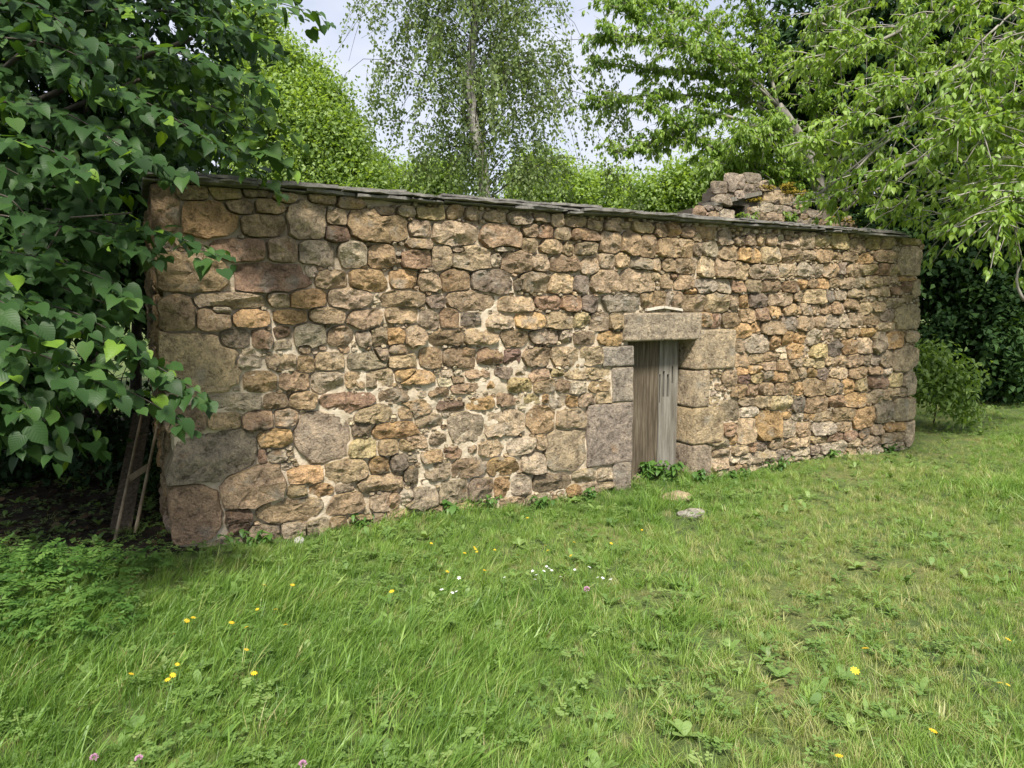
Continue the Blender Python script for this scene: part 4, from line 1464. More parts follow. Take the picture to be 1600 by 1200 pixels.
# bright trees behind on the left and low ones along the eave
simple_tree('ash_tree', 'bright green leafy tree rising behind the roof beside the dark overhanging branches', gp(440, 17),
            [B(410, 130, 17, 55), B(455, 150, 17, 50), B(490, 205, 17, 55), B(430, 220, 17, 60), B(530, 245, 17, 45), B(470, 275, 16.5, 60), B(550, 285, 16.5, 40), B(575, 290, 16.5, 34), B(530, 220, 17, 40), B(400, 60, 17.5, 45), B(500, 160, 17, 30), B(400, 290, 16.5, 50), B(360, 180, 17.5, 60), B(560, 262, 17, 22), B(520, 175, 17.3, 18), B(480, 120, 17.3, 22), B(440, 95, 17.3, 24)],
            290, 0.10, T_S, M_ASH, M_BARK_G, tint=(.66, .2), clump=.22, nl=18, sub=14)
for k, (px, blobs, lab) in enumerate([
    (640, [B(620, 285, 21, 35), B(660, 280, 21, 40), B(700, 290, 21, 38), B(590, 295, 21, 26)], 'low light green tree behind the eave, just left under the birch'),
    (860, [B(850, 290, 22, 40), B(890, 285, 22, 34), B(820, 300, 22, 30), B(870, 320, 22, 40)], 'bright yellow-green bushy tree behind the eave right of the birch trunk'),
    (960, [B(950, 300, 24, 32), B(985, 315, 24, 36), B(920, 318, 24, 34)], 'small bright green tree top showing above the middle of the eave'),
    (1060, [B(1030, 305, 20, 34), B(1060, 300, 20, 36), B(1095, 290, 20, 42), B(1010, 325, 20, 30), B(1080, 325, 20, 36), B(1120, 270, 20, 40)], 'bright green tree just left of the ruined gable')]):
    simple_tree('field_maple', lab, gp(px, blobs[0][0][1] + .4), blobs, 190, 0.125, T_S, M_ASH, M_BARK_G, tint=(.78, .2), clump=.24, nl=16, sub=13, group='low bright trees behind the barn')

# ------------------------------------------------------------------ birch
birch = empty('birch_tree')
tag(birch, 'tall slender birch with thin drooping twigs behind the middle of the roof', 'tree')
BY = 15.5
bt = bez([gp(765, BY) - [0, 0, .1], at(757, 300, BY), at(738, 180, BY), at(736, 90, BY), at(744, 0, BY), at(735, -160, BY), at(740, -300, BY)], 24)
t = MB()
t.tube(bt, np.linspace(0.15, 0.03, 24), 8, wob=.1)
t.build('trunk', M_BIRCH, birch, smooth=True)
br = MB()
P, A, Nn, T = [], [], [], []
zb = bt[:, 2]


def tpt(z):
    return np.array([np.interp(z, zb, bt[:, 0]), np.interp(z, zb, bt[:, 1]), z])


for k in range(150):
    z = random.uniform(3.2, 10.2)
    s0 = tpt(z)
    a = random.uniform(0, 2 * math.pi)
    rad = np.interp(z, [2.5, 5.5, 8.6, 12], [3.0, 3.4, 2.3, 1.0]) * random.uniform(.4, 1.12)
    o = np.array([math.cos(a), math.sin(a) * .8, 0])
    tip = s0 + o * rad + UPZ * rad * random.uniform(-.25, .3)
    sw = rng.normal(0, .05, 3) * rad
    lim = bez([s0, s0 + o * rad * .35 + UPZ * rad * .28 + sw * .5, s0 + o * rad * .7 + UPZ * rad * .32 + sw, tip], 9)
    lb = MB()
    lb.tube(lim, np.linspace(0.011, 0.003, 9), 4)
    lb.build('branch', M_BARK, birch, smooth=True)
    cl_ = [random.uniform(.12, 1.0) ** .7 for _ in range(random.choice((1, 2, 2, 3)))]
    for j in range(len(cl_) * 6):
        q = float(np.clip(cl_[j % len(cl_)] + random.gauss(0, .06), .05, 1))
        i = min(int(q * 8), 7)
        p = lim[i] + rng.normal(0, .13, 3)
        ln = random.uniform(.30, 1.05)
        dx = o * random.uniform(0, .45) + rng.normal(0, .22, 3)
        n = int(ln / 0.034)
        tt = np.linspace(0, 1, n)
        pts = p + dx * (tt * ln)[:, None] + np.array([0, 0, -1]) * (ln * tt ** 1.5)[:, None]
        if random.random() < .5: br.tube(pts[::max(1, n // 4)], 0.0035, 3)
        P.append(pts + rng.normal(0, .045, (n, 3)))
        A.append(norm(np.array([0, 0, -.8]) + rand_unit(n) * .8))
        Nn.append(norm(rand_unit(n) + np.array([0, -.3, .4])))
        T.append(np.clip(.45 + rng.normal(0, .13) + rng.normal(0, .12, n), 0, 1))
br.build('twigs', M_BARK, birch, smooth=True)['kind'] = 'stuff'
P, A, Nn, T = map(np.concatenate, (P, A, Nn, T))
o = scatter('crown', T_S, P, A, Nn, 0.088 * rng.uniform(.7, 1.15, len(P)), T, M_BIRCHLEAF, birch)
o['kind'] = 'stuff'
reroot(birch, tuple(gp(765, BY)))

# ------------------------------------------------------------------ cherries on the right
def cherry(name, label, base, trunk_ctrl, limbs, twig_n, bare, nobj, leaf=0.105, tr=.16, tint=.5, dens=None):
    root = empty(name)
    tag(root, label, 'tree')
    t = MB()
    tc_ = bez(trunk_ctrl, 12)
    t.tube(tc_, np.linspace(tr, tr * .45, 12), 8, wob=.15)
    t.build('trunk', M_BARK_G, root, smooth=True)
    br = MB()
    P, A, Nn, T = [], [], [], []

    def rosette(p, o, tb_):
        n = random.randint(5, 8)
        a = rng.random() * 6.28 + np.arange(n) * 2.4
        d = np.stack([np.cos(a), np.sin(a), np.zeros(n)], -1)
        ax = norm(d * .75 + o * .35 + np.array([0, 0, -.62]) + rng.normal(0, .2, (n, 3)))
        nr = norm(np.array([0, -.1, 1.0]) + d * .35 + rng.normal(0, .25, (n, 3)))
        P.append(p + rng.normal(0, .02, (n, 3)))
        A.append(ax); Nn.append(nr)
        T.append(np.clip(tint + tb_ + rng.normal(0, .12, n), 0, 1))

    for li, lim in enumerate(limbs):
        c = bez(lim, 16)
        ln = float(np.sum(np.linalg.norm(np.diff(c, axis=0), axis=1)))
        lb = MB()
        lb.tube(c, np.linspace(0.042 if li < 4 else .026, 0.008, 16), 6)
        lb.build('branch', M_BARK_G, root, smooth=True)
        tw = twig_n if dens is None else int(twig_n * dens[li])
        m = int(ln * tw)
        Tn = norm(np.gradient(c, axis=0))
        for k in range(m):
            q = random.uniform(.12, 1.0)
            i = min(int(q * 15), 14)
            p = c[i] + (c[i + 1] - c[i]) * random.random()
            dr = norm(Tn[i] * .55 + rand_unit(1)[0] * np.array([1, 1, .6]) + np.array([0, 0, .1]))
            tl = random.uniform(.35, 1.0) * (1.1 - .45 * q)
            e = p + dr * tl + np.array([0, 0, -.25 * tl * tl])
            tp = bez([p, (p + e) / 2 + UPZ * .06 * tl, e], 6)
            br.tube(tp, np.linspace(.009, .003, 6), 3)
            tb_ = rng.normal(0, .13)
            nn = max(2, int(tl / .12))
            for j in range(nn):
                g = (j + .7) / nn
                rosette(tp[min(int(g * 5), 5)] + rng.normal(0, .03, 3), dr, tb_)
        rosette(c[-1], Tn[-1], 0)
    br.build('twigs', M_BARK_G, root, smooth=True)['kind'] = 'stuff'
    if bare:
        for pts in bare:
            bm_ = MB()
            bm_.tube(bez(pts, 9), np.linspace(.016, .005, 9), 5)
            bm_.build('dead_branch', M_BARK_G, root, smooth=True)
    P, A, Nn, T = map(np.concatenate, (P, A, Nn, T))
    rel = P - CAMP
    dep = rel @ FWD
    x = 800 + F * (rel @ RGT) / dep
    y = 600 - F * (rel @ UPV) / dep
    kp = ~((x > 1068) & (x < 1245) & (y > 262 + np.clip(x - 1200, 0, 99) * .7) & (y < 380) & (dep < 12)) & ~((x > 1040) & (x < 1200) & (y > 255) & (dep < 12))
    P, A, Nn, T = P[kp], A[kp], Nn[kp], T[kp]
    Sz = leaf * rng.uniform(.7, 1.2, len(P))
    msk = np.ones(len(P), bool)
    if nobj:
        rel = P - CAMP
        dep = rel @ FWD
        x = 800 + F * (rel @ RGT) / dep
        y = 600 - F * (rel @ UPV) / dep
        sc = np.where((x > 0) & (x < 1600) & (y > 0), Sz / dep, 0)
        ti = np.argsort(-sc)[:nobj]
        msk[ti] = False
        vs_ = []
        for k in range(8):
            tv, tf = tpl_ovate(.22, random.uniform(.1, .4), random.uniform(.1, .5))
            me = bpy.data.meshes.new('leaf')
            me.from_pydata(tv.tolist(), [], tf)
            me.polygons.foreach_set('use_smooth', np.ones(len(me.polygons), dtype=bool))
            lf = tv.copy()
            lf[:, 2] = .2 + .6 * k / 7
            aa = me.attributes.new('lf', 'FLOAT_VECTOR', 'POINT')
            aa.data.foreach_set('vector', lf.astype(np.float32).ravel())
            me.materials.append(M_CHERRY)
            vs_.append(me)
        Mf_ = frames(A, Nn)
        for i in ti:
            o = bpy.data.objects.new('leaf', vs_[int(np.clip(round((T[i] - .2) / .6 * 7), 0, 7))])
            o.matrix_world = Matrix([[*(Mf_[i][r] * Sz[i]), P[i][r]] for r in range(3)] + [[0, 0, 0, 1]])
            C.objects.link(o)
            o.parent = root
    o = scatter('foliage', T_OV, P[msk], A[msk], Nn[msk], Sz[msk], T[msk], M_CHERRY, root)
    o['kind'] = 'stuff'
    reroot(root, tuple(base))
    return root


b0 = gp(1300, 15.6)
cherry('cherry_tree', 'spreading cherry whose dark limbs reach left over the ruined gable', b0,
       [b0 - [0, 0, .1], at(1297, 380, 15.6), at(1262, 240, 15.3), at(1215, 165, 15.0)],
       [[at(1215, 165, 15.0), at(1150, 110, 14.8), at(1060, 60, 14.6), at(985, 20, 14.4)],
        [at(1262, 240, 15.3), at(1130, 180, 14.6), at(1040, 215, 14.2), at(965, 240, 14.0)],
        [at(1240, 205, 15.1), at(1110, 120, 15.3), at(1010, 108, 15.3), at(930, 95, 15.2)],
        [at(1215, 165, 15.0), at(1190, 60, 15.2), at(1150, -40, 15.3), at(1100, -140, 15.2)],
        [at(1297, 330, 15.5), at(1180, 260, 14.8), at(1120, 235, 14.3), at(1010, 165, 14.0)],
        [at(1180, 130, 15.0), at(1100, 30, 15.4), at(1010, -20, 15.5), at(960, -60, 15.5)],
        [at(1262, 240, 15.3), at(1290, 120, 15.3), at(1310, 20, 15.2), at(1330, -100, 15.0)],
        [at(1215, 165, 15.0), at(1130, 70, 14.8), at(1020, 5, 14.6), at(950, 5, 14.5)],
        [at(1215, 165, 15.0), at(1110, 150, 15.2), at(1000, 150, 15), at(925, 165, 14.8)],
        [at(1215, 165, 15.0), at(1120, 85, 14.2), at(1010, 60, 13.8), at(935, 55, 13.6)],
        [at(1290, 300, 15.4), at(1230, 220, 14.2), at(1200, 200, 13.6), at(1150, 215, 13.2)],
        [at(1290, 300, 15.4), at(1340, 200, 14.8), at(1390, 130, 14.4), at(1430, 60, 14.0)],
        [at(1295, 320, 15.5), at(1230, 285, 14.6), at(1190, 262, 14.2), at(1120, 262, 13.9)]],
       24, None, 0, leaf=.105, tr=.2, tint=.82, dens=[1, .9, .9, 1.3, 1.0, 1, 2, .8, .8, .8, 1.6, 1.8, 1.4])
b1 = gp(1760, 8.6)
b1[0] = max(b1[0], 7.6)
cherry('cherry_tree', 'near cherry with pale bare twigs drooping into the upper right corner', b1,
       [b1 - [0, 0, .1], b1 + [-.1, 0, 1.5], b1 + [-.2, -.1, 3.2], b1 + [-.3, -.2, 5.0]],
       [[b1 + [-.2, 0, 3.0], at(1640, 90, 8.2), at(1480, 110, 8.0), at(1340, 190, 7.9), at(1270, 225, 7.9)],
        [b1 + [-.2, 0, 2.4], at(1640, 230, 8.0), at(1500, 235, 7.8), at(1390, 270, 7.7), at(1300, 320, 8.4)],
        [b1 + [-.2, 0, 3.6], at(1620, 0, 8.4), at(1470, 20, 8.4), at(1360, 70, 8.4), at(1260, 90, 8.6)],
        [b1 + [-.2, 0, 2.0], at(1650, 320, 7.6), at(1560, 320, 7.4), at(1490, 345, 7.4)],
        [b1 + [-.2, 0, 2.2], at(1680, 270, 6.9), at(1600, 300, 6.6), at(1560, 350, 6.5)],
        [b1 + [-.2, 0, 4.2], at(1650, -60, 8.8), at(1500, -60, 9), at(1380, -20, 9.2), at(1270, 30, 9.4)],
        [b1 + [-.2, 0, 2.8], at(1650, 160, 7.2), at(1570, 170, 7.0), at(1490, 200, 6.9)],
        [b1 + [-.2, 0, 3.2], at(1660, 60, 7.4), at(1580, 70, 7.2), at(1520, 130, 7.1)],
        [b1 + [-.2, 0, 2.6], at(1650, 180, 8.8), at(1520, 170, 9), at(1420, 190, 9.2), at(1350, 240, 9.4)],
        [b1 + [-.2, 0, 5.0], at(1700, -150, 10), at(1540, -120, 10.6), at(1400, -60, 10.8)],  # the high limbs from here on are added to shade the hedge
        [b1 + [-.2, 0, 5.0], at(1760, -200, 10.4), at(1640, -160, 11), at(1500, -90, 11)],
        [b1 + [-.2, 0, 4.5], at(1850, -100, 10), at(1760, -40, 10.6), at(1600, 10, 10.8)],
        [b1 + [-.2, 0, 4.5], at(1720, 0, 10), at(1600, 60, 10.5), at(1460, 90, 10.7)],
        [b1 + [-.2, 0, 5.0], at(1950, -150, 10), at(1850, -60, 10.6), at(1700, 20, 11)],
        [b1 + [-.2, 0, 2.4], at(1640, 260, 8.4), at(1540, 270, 8.6), at(1440, 310, 8.9), at(1390, 330, 9.2)]],
       16, [[at(1276, 306, 8.4), at(1310, 280, 8.3), at(1363, 238, 8.2), at(1425, 195, 8.1), at(1480, 165, 8.0)],
            [at(1363, 238, 8.2), at(1340, 262, 8.2), at(1322, 275, 8.2)],
            [at(1320, 330, 8.4), at(1350, 305, 8.3), at(1395, 285, 8.2), at(1450, 250, 8.1)],
            [at(1365, 290, 8.3), at(1378, 318, 8.3), at(1395, 325, 8.3), at(1420, 305, 8.3)],
            [at(1318, 330, 8.6), at(1322, 300, 8.6), at(1330, 255, 8.6)],
            [at(1425, 185, 8), at(1400, 130, 8), at(1398, 100, 8)],
            [at(1530, 330, 7.4), at(1565, 310, 7.4), at(1610, 290, 7.3)],
            [at(1600, 470, 6.6), at(1588, 440, 6.6), at(1600, 405, 6.6), at(1640, 370, 6.6)],
            [at(1500, 330, 7.6), at(1540, 345, 7.5), at(1590, 360, 7.4)],
            [at(1560, 40, 8), at(1520, 80, 8), at(1500, 130, 8)],
            [at(1600, 10, 7.6), at(1570, 30, 7.6), at(1550, 60, 7.6)],
            [at(1270, 30, 9.2), at(1310, 45, 9.2), at(1330, 20, 9.2), at(1370, 10, 9.2)]], 290, leaf=.085, tint=.88)

# dark trees and hedge on the right behind everything
simple_tree('spruce', 'dark evergreen mass high behind the cherry leaves at upper right', gp(1330, 17),
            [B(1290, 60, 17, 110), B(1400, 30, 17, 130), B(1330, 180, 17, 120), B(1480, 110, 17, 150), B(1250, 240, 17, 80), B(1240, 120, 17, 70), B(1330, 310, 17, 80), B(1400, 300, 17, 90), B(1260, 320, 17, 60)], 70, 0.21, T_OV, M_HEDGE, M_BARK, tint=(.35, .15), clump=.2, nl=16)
for (px, Y, blobs, lab) in [
    (1480, 13.0, [B(1450, 420, 13, 75), B(1500, 350, 13, 90), B(1470, 520, 12.8, 80), B(1530, 450, 12.8, 85), B(1440, 320, 13.4, 70)], 'deep shaded leafy tree just beyond the right end of the barn'),
    (1590, 12.5, [B(1590, 350, 12.6, 90), B(1580, 450, 12.3, 85), B(1600, 540, 12.1, 80), B(1540, 560, 12.3, 65), B(1640, 460, 12.3, 90)], 'dark dense tree at the right edge behind the lawn'),
    (1760, 12.2, [B(1720, 350, 12.2, 110), B(1720, 480, 12, 110), B(1800, 420, 12.2, 140), B(1700, 570, 11.9, 80), B(1820, 560, 12, 100)], 'dark dense tree standing off the right edge')]:
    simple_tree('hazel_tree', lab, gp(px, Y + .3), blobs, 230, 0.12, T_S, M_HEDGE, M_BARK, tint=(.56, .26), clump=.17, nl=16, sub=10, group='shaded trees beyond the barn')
simple_tree('tall_tree', 'tall dark tree filling the sky in the upper right corner', gp(1640, 15),
            [B(1600, 150, 15, 150), B(1560, 280, 14.5, 120), B(1500, 220, 15, 110), B(1700, 50, 15, 170), B(1720, 260, 14.5, 150), B(1590, -20, 15, 130)], 70, 0.20, T_OV, M_HEDGE, M_BARK, tint=(.4, .15), clump=.2, nl=16)
simple_tree('elder_shrub', 'bright green shrub growing at the foot of the right corner of the barn', gp(1462, 9.9),
            [B(1468, 572, 9.5, 30), B(1448, 548, 9.5, 16), B(1488, 612, 9.4, 32), B(1455, 622, 9.4, 30), B(1508, 642, 9.3, 22), B(1450, 590, 9.5, 22)], 620, 0.085, T_OV, M_ASH, M_BARK, tr=.012, tint=(.42, .2), clump=.10, nl=12, sub=6, cat='shrub')

# ------------------------------------------------------------------ thicket on the left under the linden
for k, (px, Y, lean, r, lab) in enumerate([(35, 6.6, -.1, .09, 'dark thin trunk at the far left under the linden'), (130, 7.0, .05, .055, 'slim dark trunk in the middle of the backlit gap'),
                                           (163, 7.4, -.05, .10, 'thick dark trunk right of the backlit gap'), (205, 7.8, .08, .07, 'dark trunk close to the leaning poles')]):
    base = gp(px, Y)
    root = empty('hedge_tree')
    tag(root, lab, 'tree', 'dark trunks in the hedge on the left')
    t = MB()
    t.tube(bez([base - [0, 0, .1], base + [lean, 0, 1.2], base + [lean * 2, .1, 2.6], base + [lean * 2.5, .2, 4.2]], 9), np.linspace(r, r * .5, 9), 8, wob=.2)
    t.build('trunk', M_BARK, root, smooth=True)
    bl = [(base + np.array([random.uniform(-.8, .8), random.uniform(-.2, .9), random.uniform(2.0, 4.6)]), random.uniform(.6, .95)) for _ in range(9)]
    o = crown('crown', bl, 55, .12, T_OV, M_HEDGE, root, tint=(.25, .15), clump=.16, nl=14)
    o['kind'] = 'stuff'
    reroot(root, tuple(base))
# twiggy dark undergrowth along the hedge foot
mbk = MB()
bx = np.linspace(-14, -3.4, 60)
ugb = []
for k in range(60):
    x = random.uniform(-9.5, -3.2)
    y = 6.3 + random.uniform(-.5, 1.4) - 0.06 * x
    ugb.append((np.array([x, y, random.uniform(.15, .62)]), (.45, .4, .35)))
ug = crown('undergrowth', ugb, 160, .075, T_S, M_HEDGE, None, tint=(.15, .15), clump=.1, nl=10)
tag(ug, 'dark tangled undergrowth below the hedge on the left', None, None, 'stuff')
tw = MB()
for k in range(420):
    x = random.uniform(-8.6, -3.3)
    y = 7.1 + random.uniform(-.4, .8) - 0.06 * x
    p = np.array([x, y, random.uniform(0, 1.6)])
    d = norm(np.array([random.gauss(0, .7), random.gauss(0, .3), random.gauss(.5, .5)]))
    l_ = random.uniform(.3, .9)
    tw.tube(bez([p, p + d * l_ * .5 + rng.normal(0, .06, 3), p + d * l_ + rng.normal(0, .1, 3)], 5), np.linspace(.007, .003, 5), 3)
two = tw.build('twigs', M_BARK, None)
tag(two, 'bare dark twigs criss-crossing under the hedge on the left', None, None, 'stuff')
for k, (x0, x1, y, lab) in enumerate([(-12.5, -9.0, 8.6, 'shaded hedge bush at the far left'), (-12, -6.5, 12.5, 'hedge bush behind the dark trunks on the left')]):
    bl = [(np.array([random.uniform(x0, x1), y + random.uniform(-.5, .5), random.uniform(1.7 if k else .5, 4.6)]), random.uniform(.7, 1.1)) for _ in range(22)]
    simple_tree('hedge_bush', lab, ((x0 + x1) / 2, y, 0), bl, 34, .15, T_OV, M_HEDGE if k == 0 else M_ASH, M_BARK, tint=(.3, .15), clump=.2, nl=12, cat='bush')  # the far bush takes the bright leaf, backlight put into its colour
ivb = [(np.array([-2.95 + random.uniform(-.25, .2), 6.0 + random.uniform(-.4, .9), random.uniform(.15, .7)]), .22) for _ in range(9)]
iv = simple_tree('elder_seedling', 'small shaded leafy shrub tucked against the left end of the barn', (-2.95, 6.2, 0), ivb, 520, .085, T_OV, M_HEDGE, M_BARK, tr=.015, tint=(.55, .2), clump=.08, nl=8, cat='shrub')

# bare litter sheet under the linden, its deep shade put into the colour
M_SHADE_LITTER = plain_noise_mat('leaf_litter', [(0.3, (0.012, 0.010, 0.007)), (0.5, (0.030, 0.023, 0.015)), (0.7, (0.065, 0.048, 0.030))], scale=18, bump=1.0, dist=0.03)
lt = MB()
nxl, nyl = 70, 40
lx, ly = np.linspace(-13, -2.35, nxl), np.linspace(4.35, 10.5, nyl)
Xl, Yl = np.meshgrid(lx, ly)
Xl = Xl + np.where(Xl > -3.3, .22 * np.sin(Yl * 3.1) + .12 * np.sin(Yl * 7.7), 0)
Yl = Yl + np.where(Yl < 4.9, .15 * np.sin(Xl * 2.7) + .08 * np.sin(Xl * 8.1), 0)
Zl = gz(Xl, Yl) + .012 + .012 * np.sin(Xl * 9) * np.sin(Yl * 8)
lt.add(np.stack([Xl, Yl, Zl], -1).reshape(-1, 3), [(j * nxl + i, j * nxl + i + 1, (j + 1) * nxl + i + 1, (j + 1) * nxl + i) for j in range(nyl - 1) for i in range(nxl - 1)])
lit = lt.build('leaf_litter', M_SHADE_LITTER, None, smooth=True)
tag(lit, 'bare leaf litter under the overhanging tree, coloured dark to stand for its shade', None, None, 'structure')
n_ = 2600
lp = np.stack([rng.uniform(-8, -2.4, n_), rng.uniform(4.5, 8.5, n_), np.zeros(n_)], -1)
lp[:, 2] = gz(lp[:, 0], lp[:, 1]) + .03
M_DEADLEAF = leaf_mat('dead_leaf', [(0.0, (0.02, 0.014, 0.009)), (0.6, (0.06, 0.042, 0.025)), (1.0, (0.12, 0.085, 0.05))], trans=.1, rough=.8, spec=.1)
dl = scatter('dead_leaves', tpl_ovate(.3, .2, .5), lp, rand_unit(n_) * [1, 1, .2], rng.normal(0, .35, (n_, 3)) + [0, 0, 1], rng.uniform(.05, .09, n_), rng.random(n_), M_DEADLEAF)
tag(dl, 'brown dead leaves lying on the litter under the tree', None, None, 'stuff')
# ------------------------------------------------------------------ leaning wood by the left corner
lad = empty('wooden_ladder')
tag(lad, 'thin weathered pole ladder leaning in the shade by the left corner of the barn', 'ladder')
pa0, pa1 = on_ground(172, 868), at(226, 625, 5.75)
pb0, pb1 = on_ground(205, 852), at(262, 590, 5.75)
for a_, b_ in ((pa0, pa1), (pb0, pb1)):
    m1 = MB()
    pts = bez([a_ - [0, 0, .04], (a_ + b_) / 2 + rng.normal(0, .012, 3), b_], 10)
    m1.tube(pts, np.linspace(.013, .009, 10), 7, wob=.12)
    m1.build('rail', M_POLE, lad, smooth=True)
q = 0.44
a_, b_ = pa0 + (pa1 - pa0) * q, pb0 + (pb1 - pb0) * q
m1 = MB()
m1.box(a_ - [0, 0, .035], b_ - a_, np.array([0, .025, 0]), np.array([0, 0, .05]))
m1.build('rung', M_POLE, lad)
reroot(lad, tuple(pa0))
m1 = MB()
a_ = on_ground(163, 866) + np.array([0, .14, 0])
b_ = at(222, 640, 5.95)
wv = np.array([.13, .05, 0])
dirv = b_ - a_
m1.box(a_ - wv * .5 - [0, 0, .03], wv, np.array([-.006, .02, .004]), dirv)
pl_ = m1.build('plank', M_WOOD_B)
tag(pl_, 'broad dark plank leaning in the shade left of the pole ladder', 'plank')

# ------------------------------------------------------------------ loose stones in the grass
for nm, px, py, rx, ry, rz, c, lab in [
    ('loose_stone', 1057, 780, .125, .085, .055, (0.52, 0.42, 0.28), 'rounded buff stone lying in the grass in front of the door'),
    ('loose_stone', 1082, 800, .11, .06, .04, (0.50, 0.47, 0.42), 'jagged pale grey stone in the grass below the rounded buff stone'),
    ('loose_stone', 997, 752, .06, .05, .035, (0.40, 0.33, 0.26), 'small brown stone at the foot of the left door jamb'),
    ('loose_stone', 467, 850, .034, .03, .03, (0.70, 0.68, 0.65), 'small white stone at the foot of the wall on the left'),
    ('loose_stone', 1212, 1008, .045, .03, .012, (0.40, 0.38, 0.34), 'flat grey stone chip in the middle of the lawn')]:
    p = on_ground(px, py)
    p[2] = float(gz(p[0], p[1]))
    m1 = MB()
    nu, nv = 14, 8
    V = []
    sdv = random.uniform(0, 90)
    for j in range(nv):
        th = -0.5 + (math.pi / 2 + .5) * j / (nv - 1)
        for i in range(nu):
            a = 2 * math.pi * i / nu
            q = np.array([math.cos(a) * max(.02, math.cos(th)) * rx, math.sin(a) * max(.02, math.cos(th)) * ry, math.sin(th) * rz])
            q *= 1 + .35 * mnoise.noise((q[0] * 14 + sdv, q[1] * 14, q[2] * 20))
            V.append(p + q + [0, 0, rz * .35])
    f = [(j * nu + i, j * nu + (i + 1) % nu, (j + 1) * nu + (i + 1) % nu, (j + 1) * nu + i) for j in range(nv - 1) for i in range(nu)]
    f.append(tuple((nv - 1) * nu + i for i in range(nu)))
    m1.add(V, f, c=(*c, random.random()))
    o = m1.build(nm, M_STONE, None, smooth=True)
    tag(o, lab, 'stone', 'loose stones in the grass')

# ------------------------------------------------------------------ plants
def herb(name, label, base, h, spread, n, leaf, mat, cat='plant', group=None, tint=.5, wide=.26):
    """stems with leaves in pairs"""
    root = empty(name)
    tag(root, label, cat, group)
    st = MB()
    P, A, Nn = [], [], []
    for k in range(n):
        d = np.array([random.gauss(0, spread), random.gauss(0, spread * .7), 0])
        hh = h * random.uniform(.55, 1.1)
        pts = bez([base + d * .35, base + d * .7 + UPZ * hh * .6, base + d * 1.2 + UPZ * hh], 6)
        st.tube(pts, .0028, 3)
        for j in range(1, 6):
            for sgn in (0, math.pi):
                a = j * 1.57 + sgn + random.uniform(-.4, .4)
                o = np.array([math.cos(a), math.sin(a), -.25])
                P.append(pts[j]); A.append(norm(o + rng.normal(0, .15, 3))); Nn.append(norm(UPZ + .3 * o + rng.normal(0, .2, 3)))
    st.build('stem', M_STEM, root)
    P, A, Nn = map(np.array, (P, A, Nn))
    o = scatter('foliage', tpl_ovate(wide), P, A, Nn, leaf * rng.uniform(.6, 1.2, len(P)), np.clip(rng.normal(tint, .15, len(P)), 0, 1), mat, root)
    o['kind'] = 'stuff'
    reroot(root, tuple(base))


for px, py, h, sp, n, lf, lab in [
    (1008, 752, .17, .06, 9, .075, 'leafy nettle at the left side of the doorway'),
    (1042, 752, .18, .07, 10, .08, 'tallest leafy nettle in the middle of the doorway'),
    (1100, 757, .13, .06, 7, .06, 'nettle at the foot of the right door jamb'),
    (1150, 748, .13, .07, 8, .055, 'low leafy weed against the wall right of the door'),
    (845, 792, .12, .05, 5, .07, 'small dock plant against the wall between door and left corner'),
    (1300, 716, .10, .06, 6, .05, 'small weed against the right part of the wall'),
    (560, 826, .12, .07, 7, .055, 'leafy weed against the wall foot between the big grey stone and the corner'),
    (395, 858, .11, .07, 7, .055, 'low weed beside the small white stone at the wall foot'),
    (760, 800, .15, .05, 6, .05, 'thin upright weed at the wall foot below the brown stones'),
    (920, 778, .12, .06, 6, .05, 'small weed at the wall foot under the great jamb stone'),
    (1215, 733, .14, .06, 6, .05, 'upright weed at the wall foot midway right of the door'),
    (1385, 702, .12, .07, 6, .05, 'weed at the foot of the right corner of the wall'),
    (690, 806, .10, .08, 7, .08, 'broad-leaved weed at the foot of the wall below the grey stones')]:
    p = on_ground(px, py)
    p[2] = float(gz(p[0], p[1]))
    herb('weed', lab, p, h, sp, n, lf, M_HERB, group='weeds at the foot of the wall')
# plants on the ruin and behind the eave
for x, y, lab in [(1000, 330, 'leafy plant rooted on the sloping top of the ruined gable'), (1520, 470, 'upright leafy seedling above the right end of the eave'), (840, 420, 'low leafy plant growing on the face of the ruined gable'), (500, 420, 'green tuft in the small opening of the ruined gable')]:
    u, v = rp(x, y)
    p = BACK.pt(u, v - .12, .10 if x < 900 else -.15)
    herb('wall_plant', lab, p, .42 if x > 1400 else .26, .10, 9, .10, M_ASH, group='plants rooted on the ruin')

# pinnate herbs (ground elder) in the lower left corner: leafy fronds
def frond_points(base, hd, ln, tilt, n=4, lf=.05):
    P, A, Nn, Sz = [], [], [], []
    d = np.array([math.cos(hd) * math.cos(tilt), math.sin(hd) * math.cos(tilt), math.sin(tilt)])
    sd = norm(np.cross(d, UPZ))
    for j in range(1, n + 1):
        q = j / n
        p = base + d * ln * q - UPZ * ln * .35 * q * q
        for s in (-1, 1):
            P.append(p); A.append(norm(sd * s + d * .5 - UPZ * .15)); Nn.append(norm(UPZ + rng.normal(0, .2, 3))); Sz.append(lf * (1.2 - .45 * q) * random.uniform(.8, 1.2))
    P.append(base + d * ln - UPZ * ln * .35); A.append(norm(d - UPZ * .5)); Nn.append(norm(UPZ + d * .3)); Sz.append(lf)
    return P, A, Nn, Sz


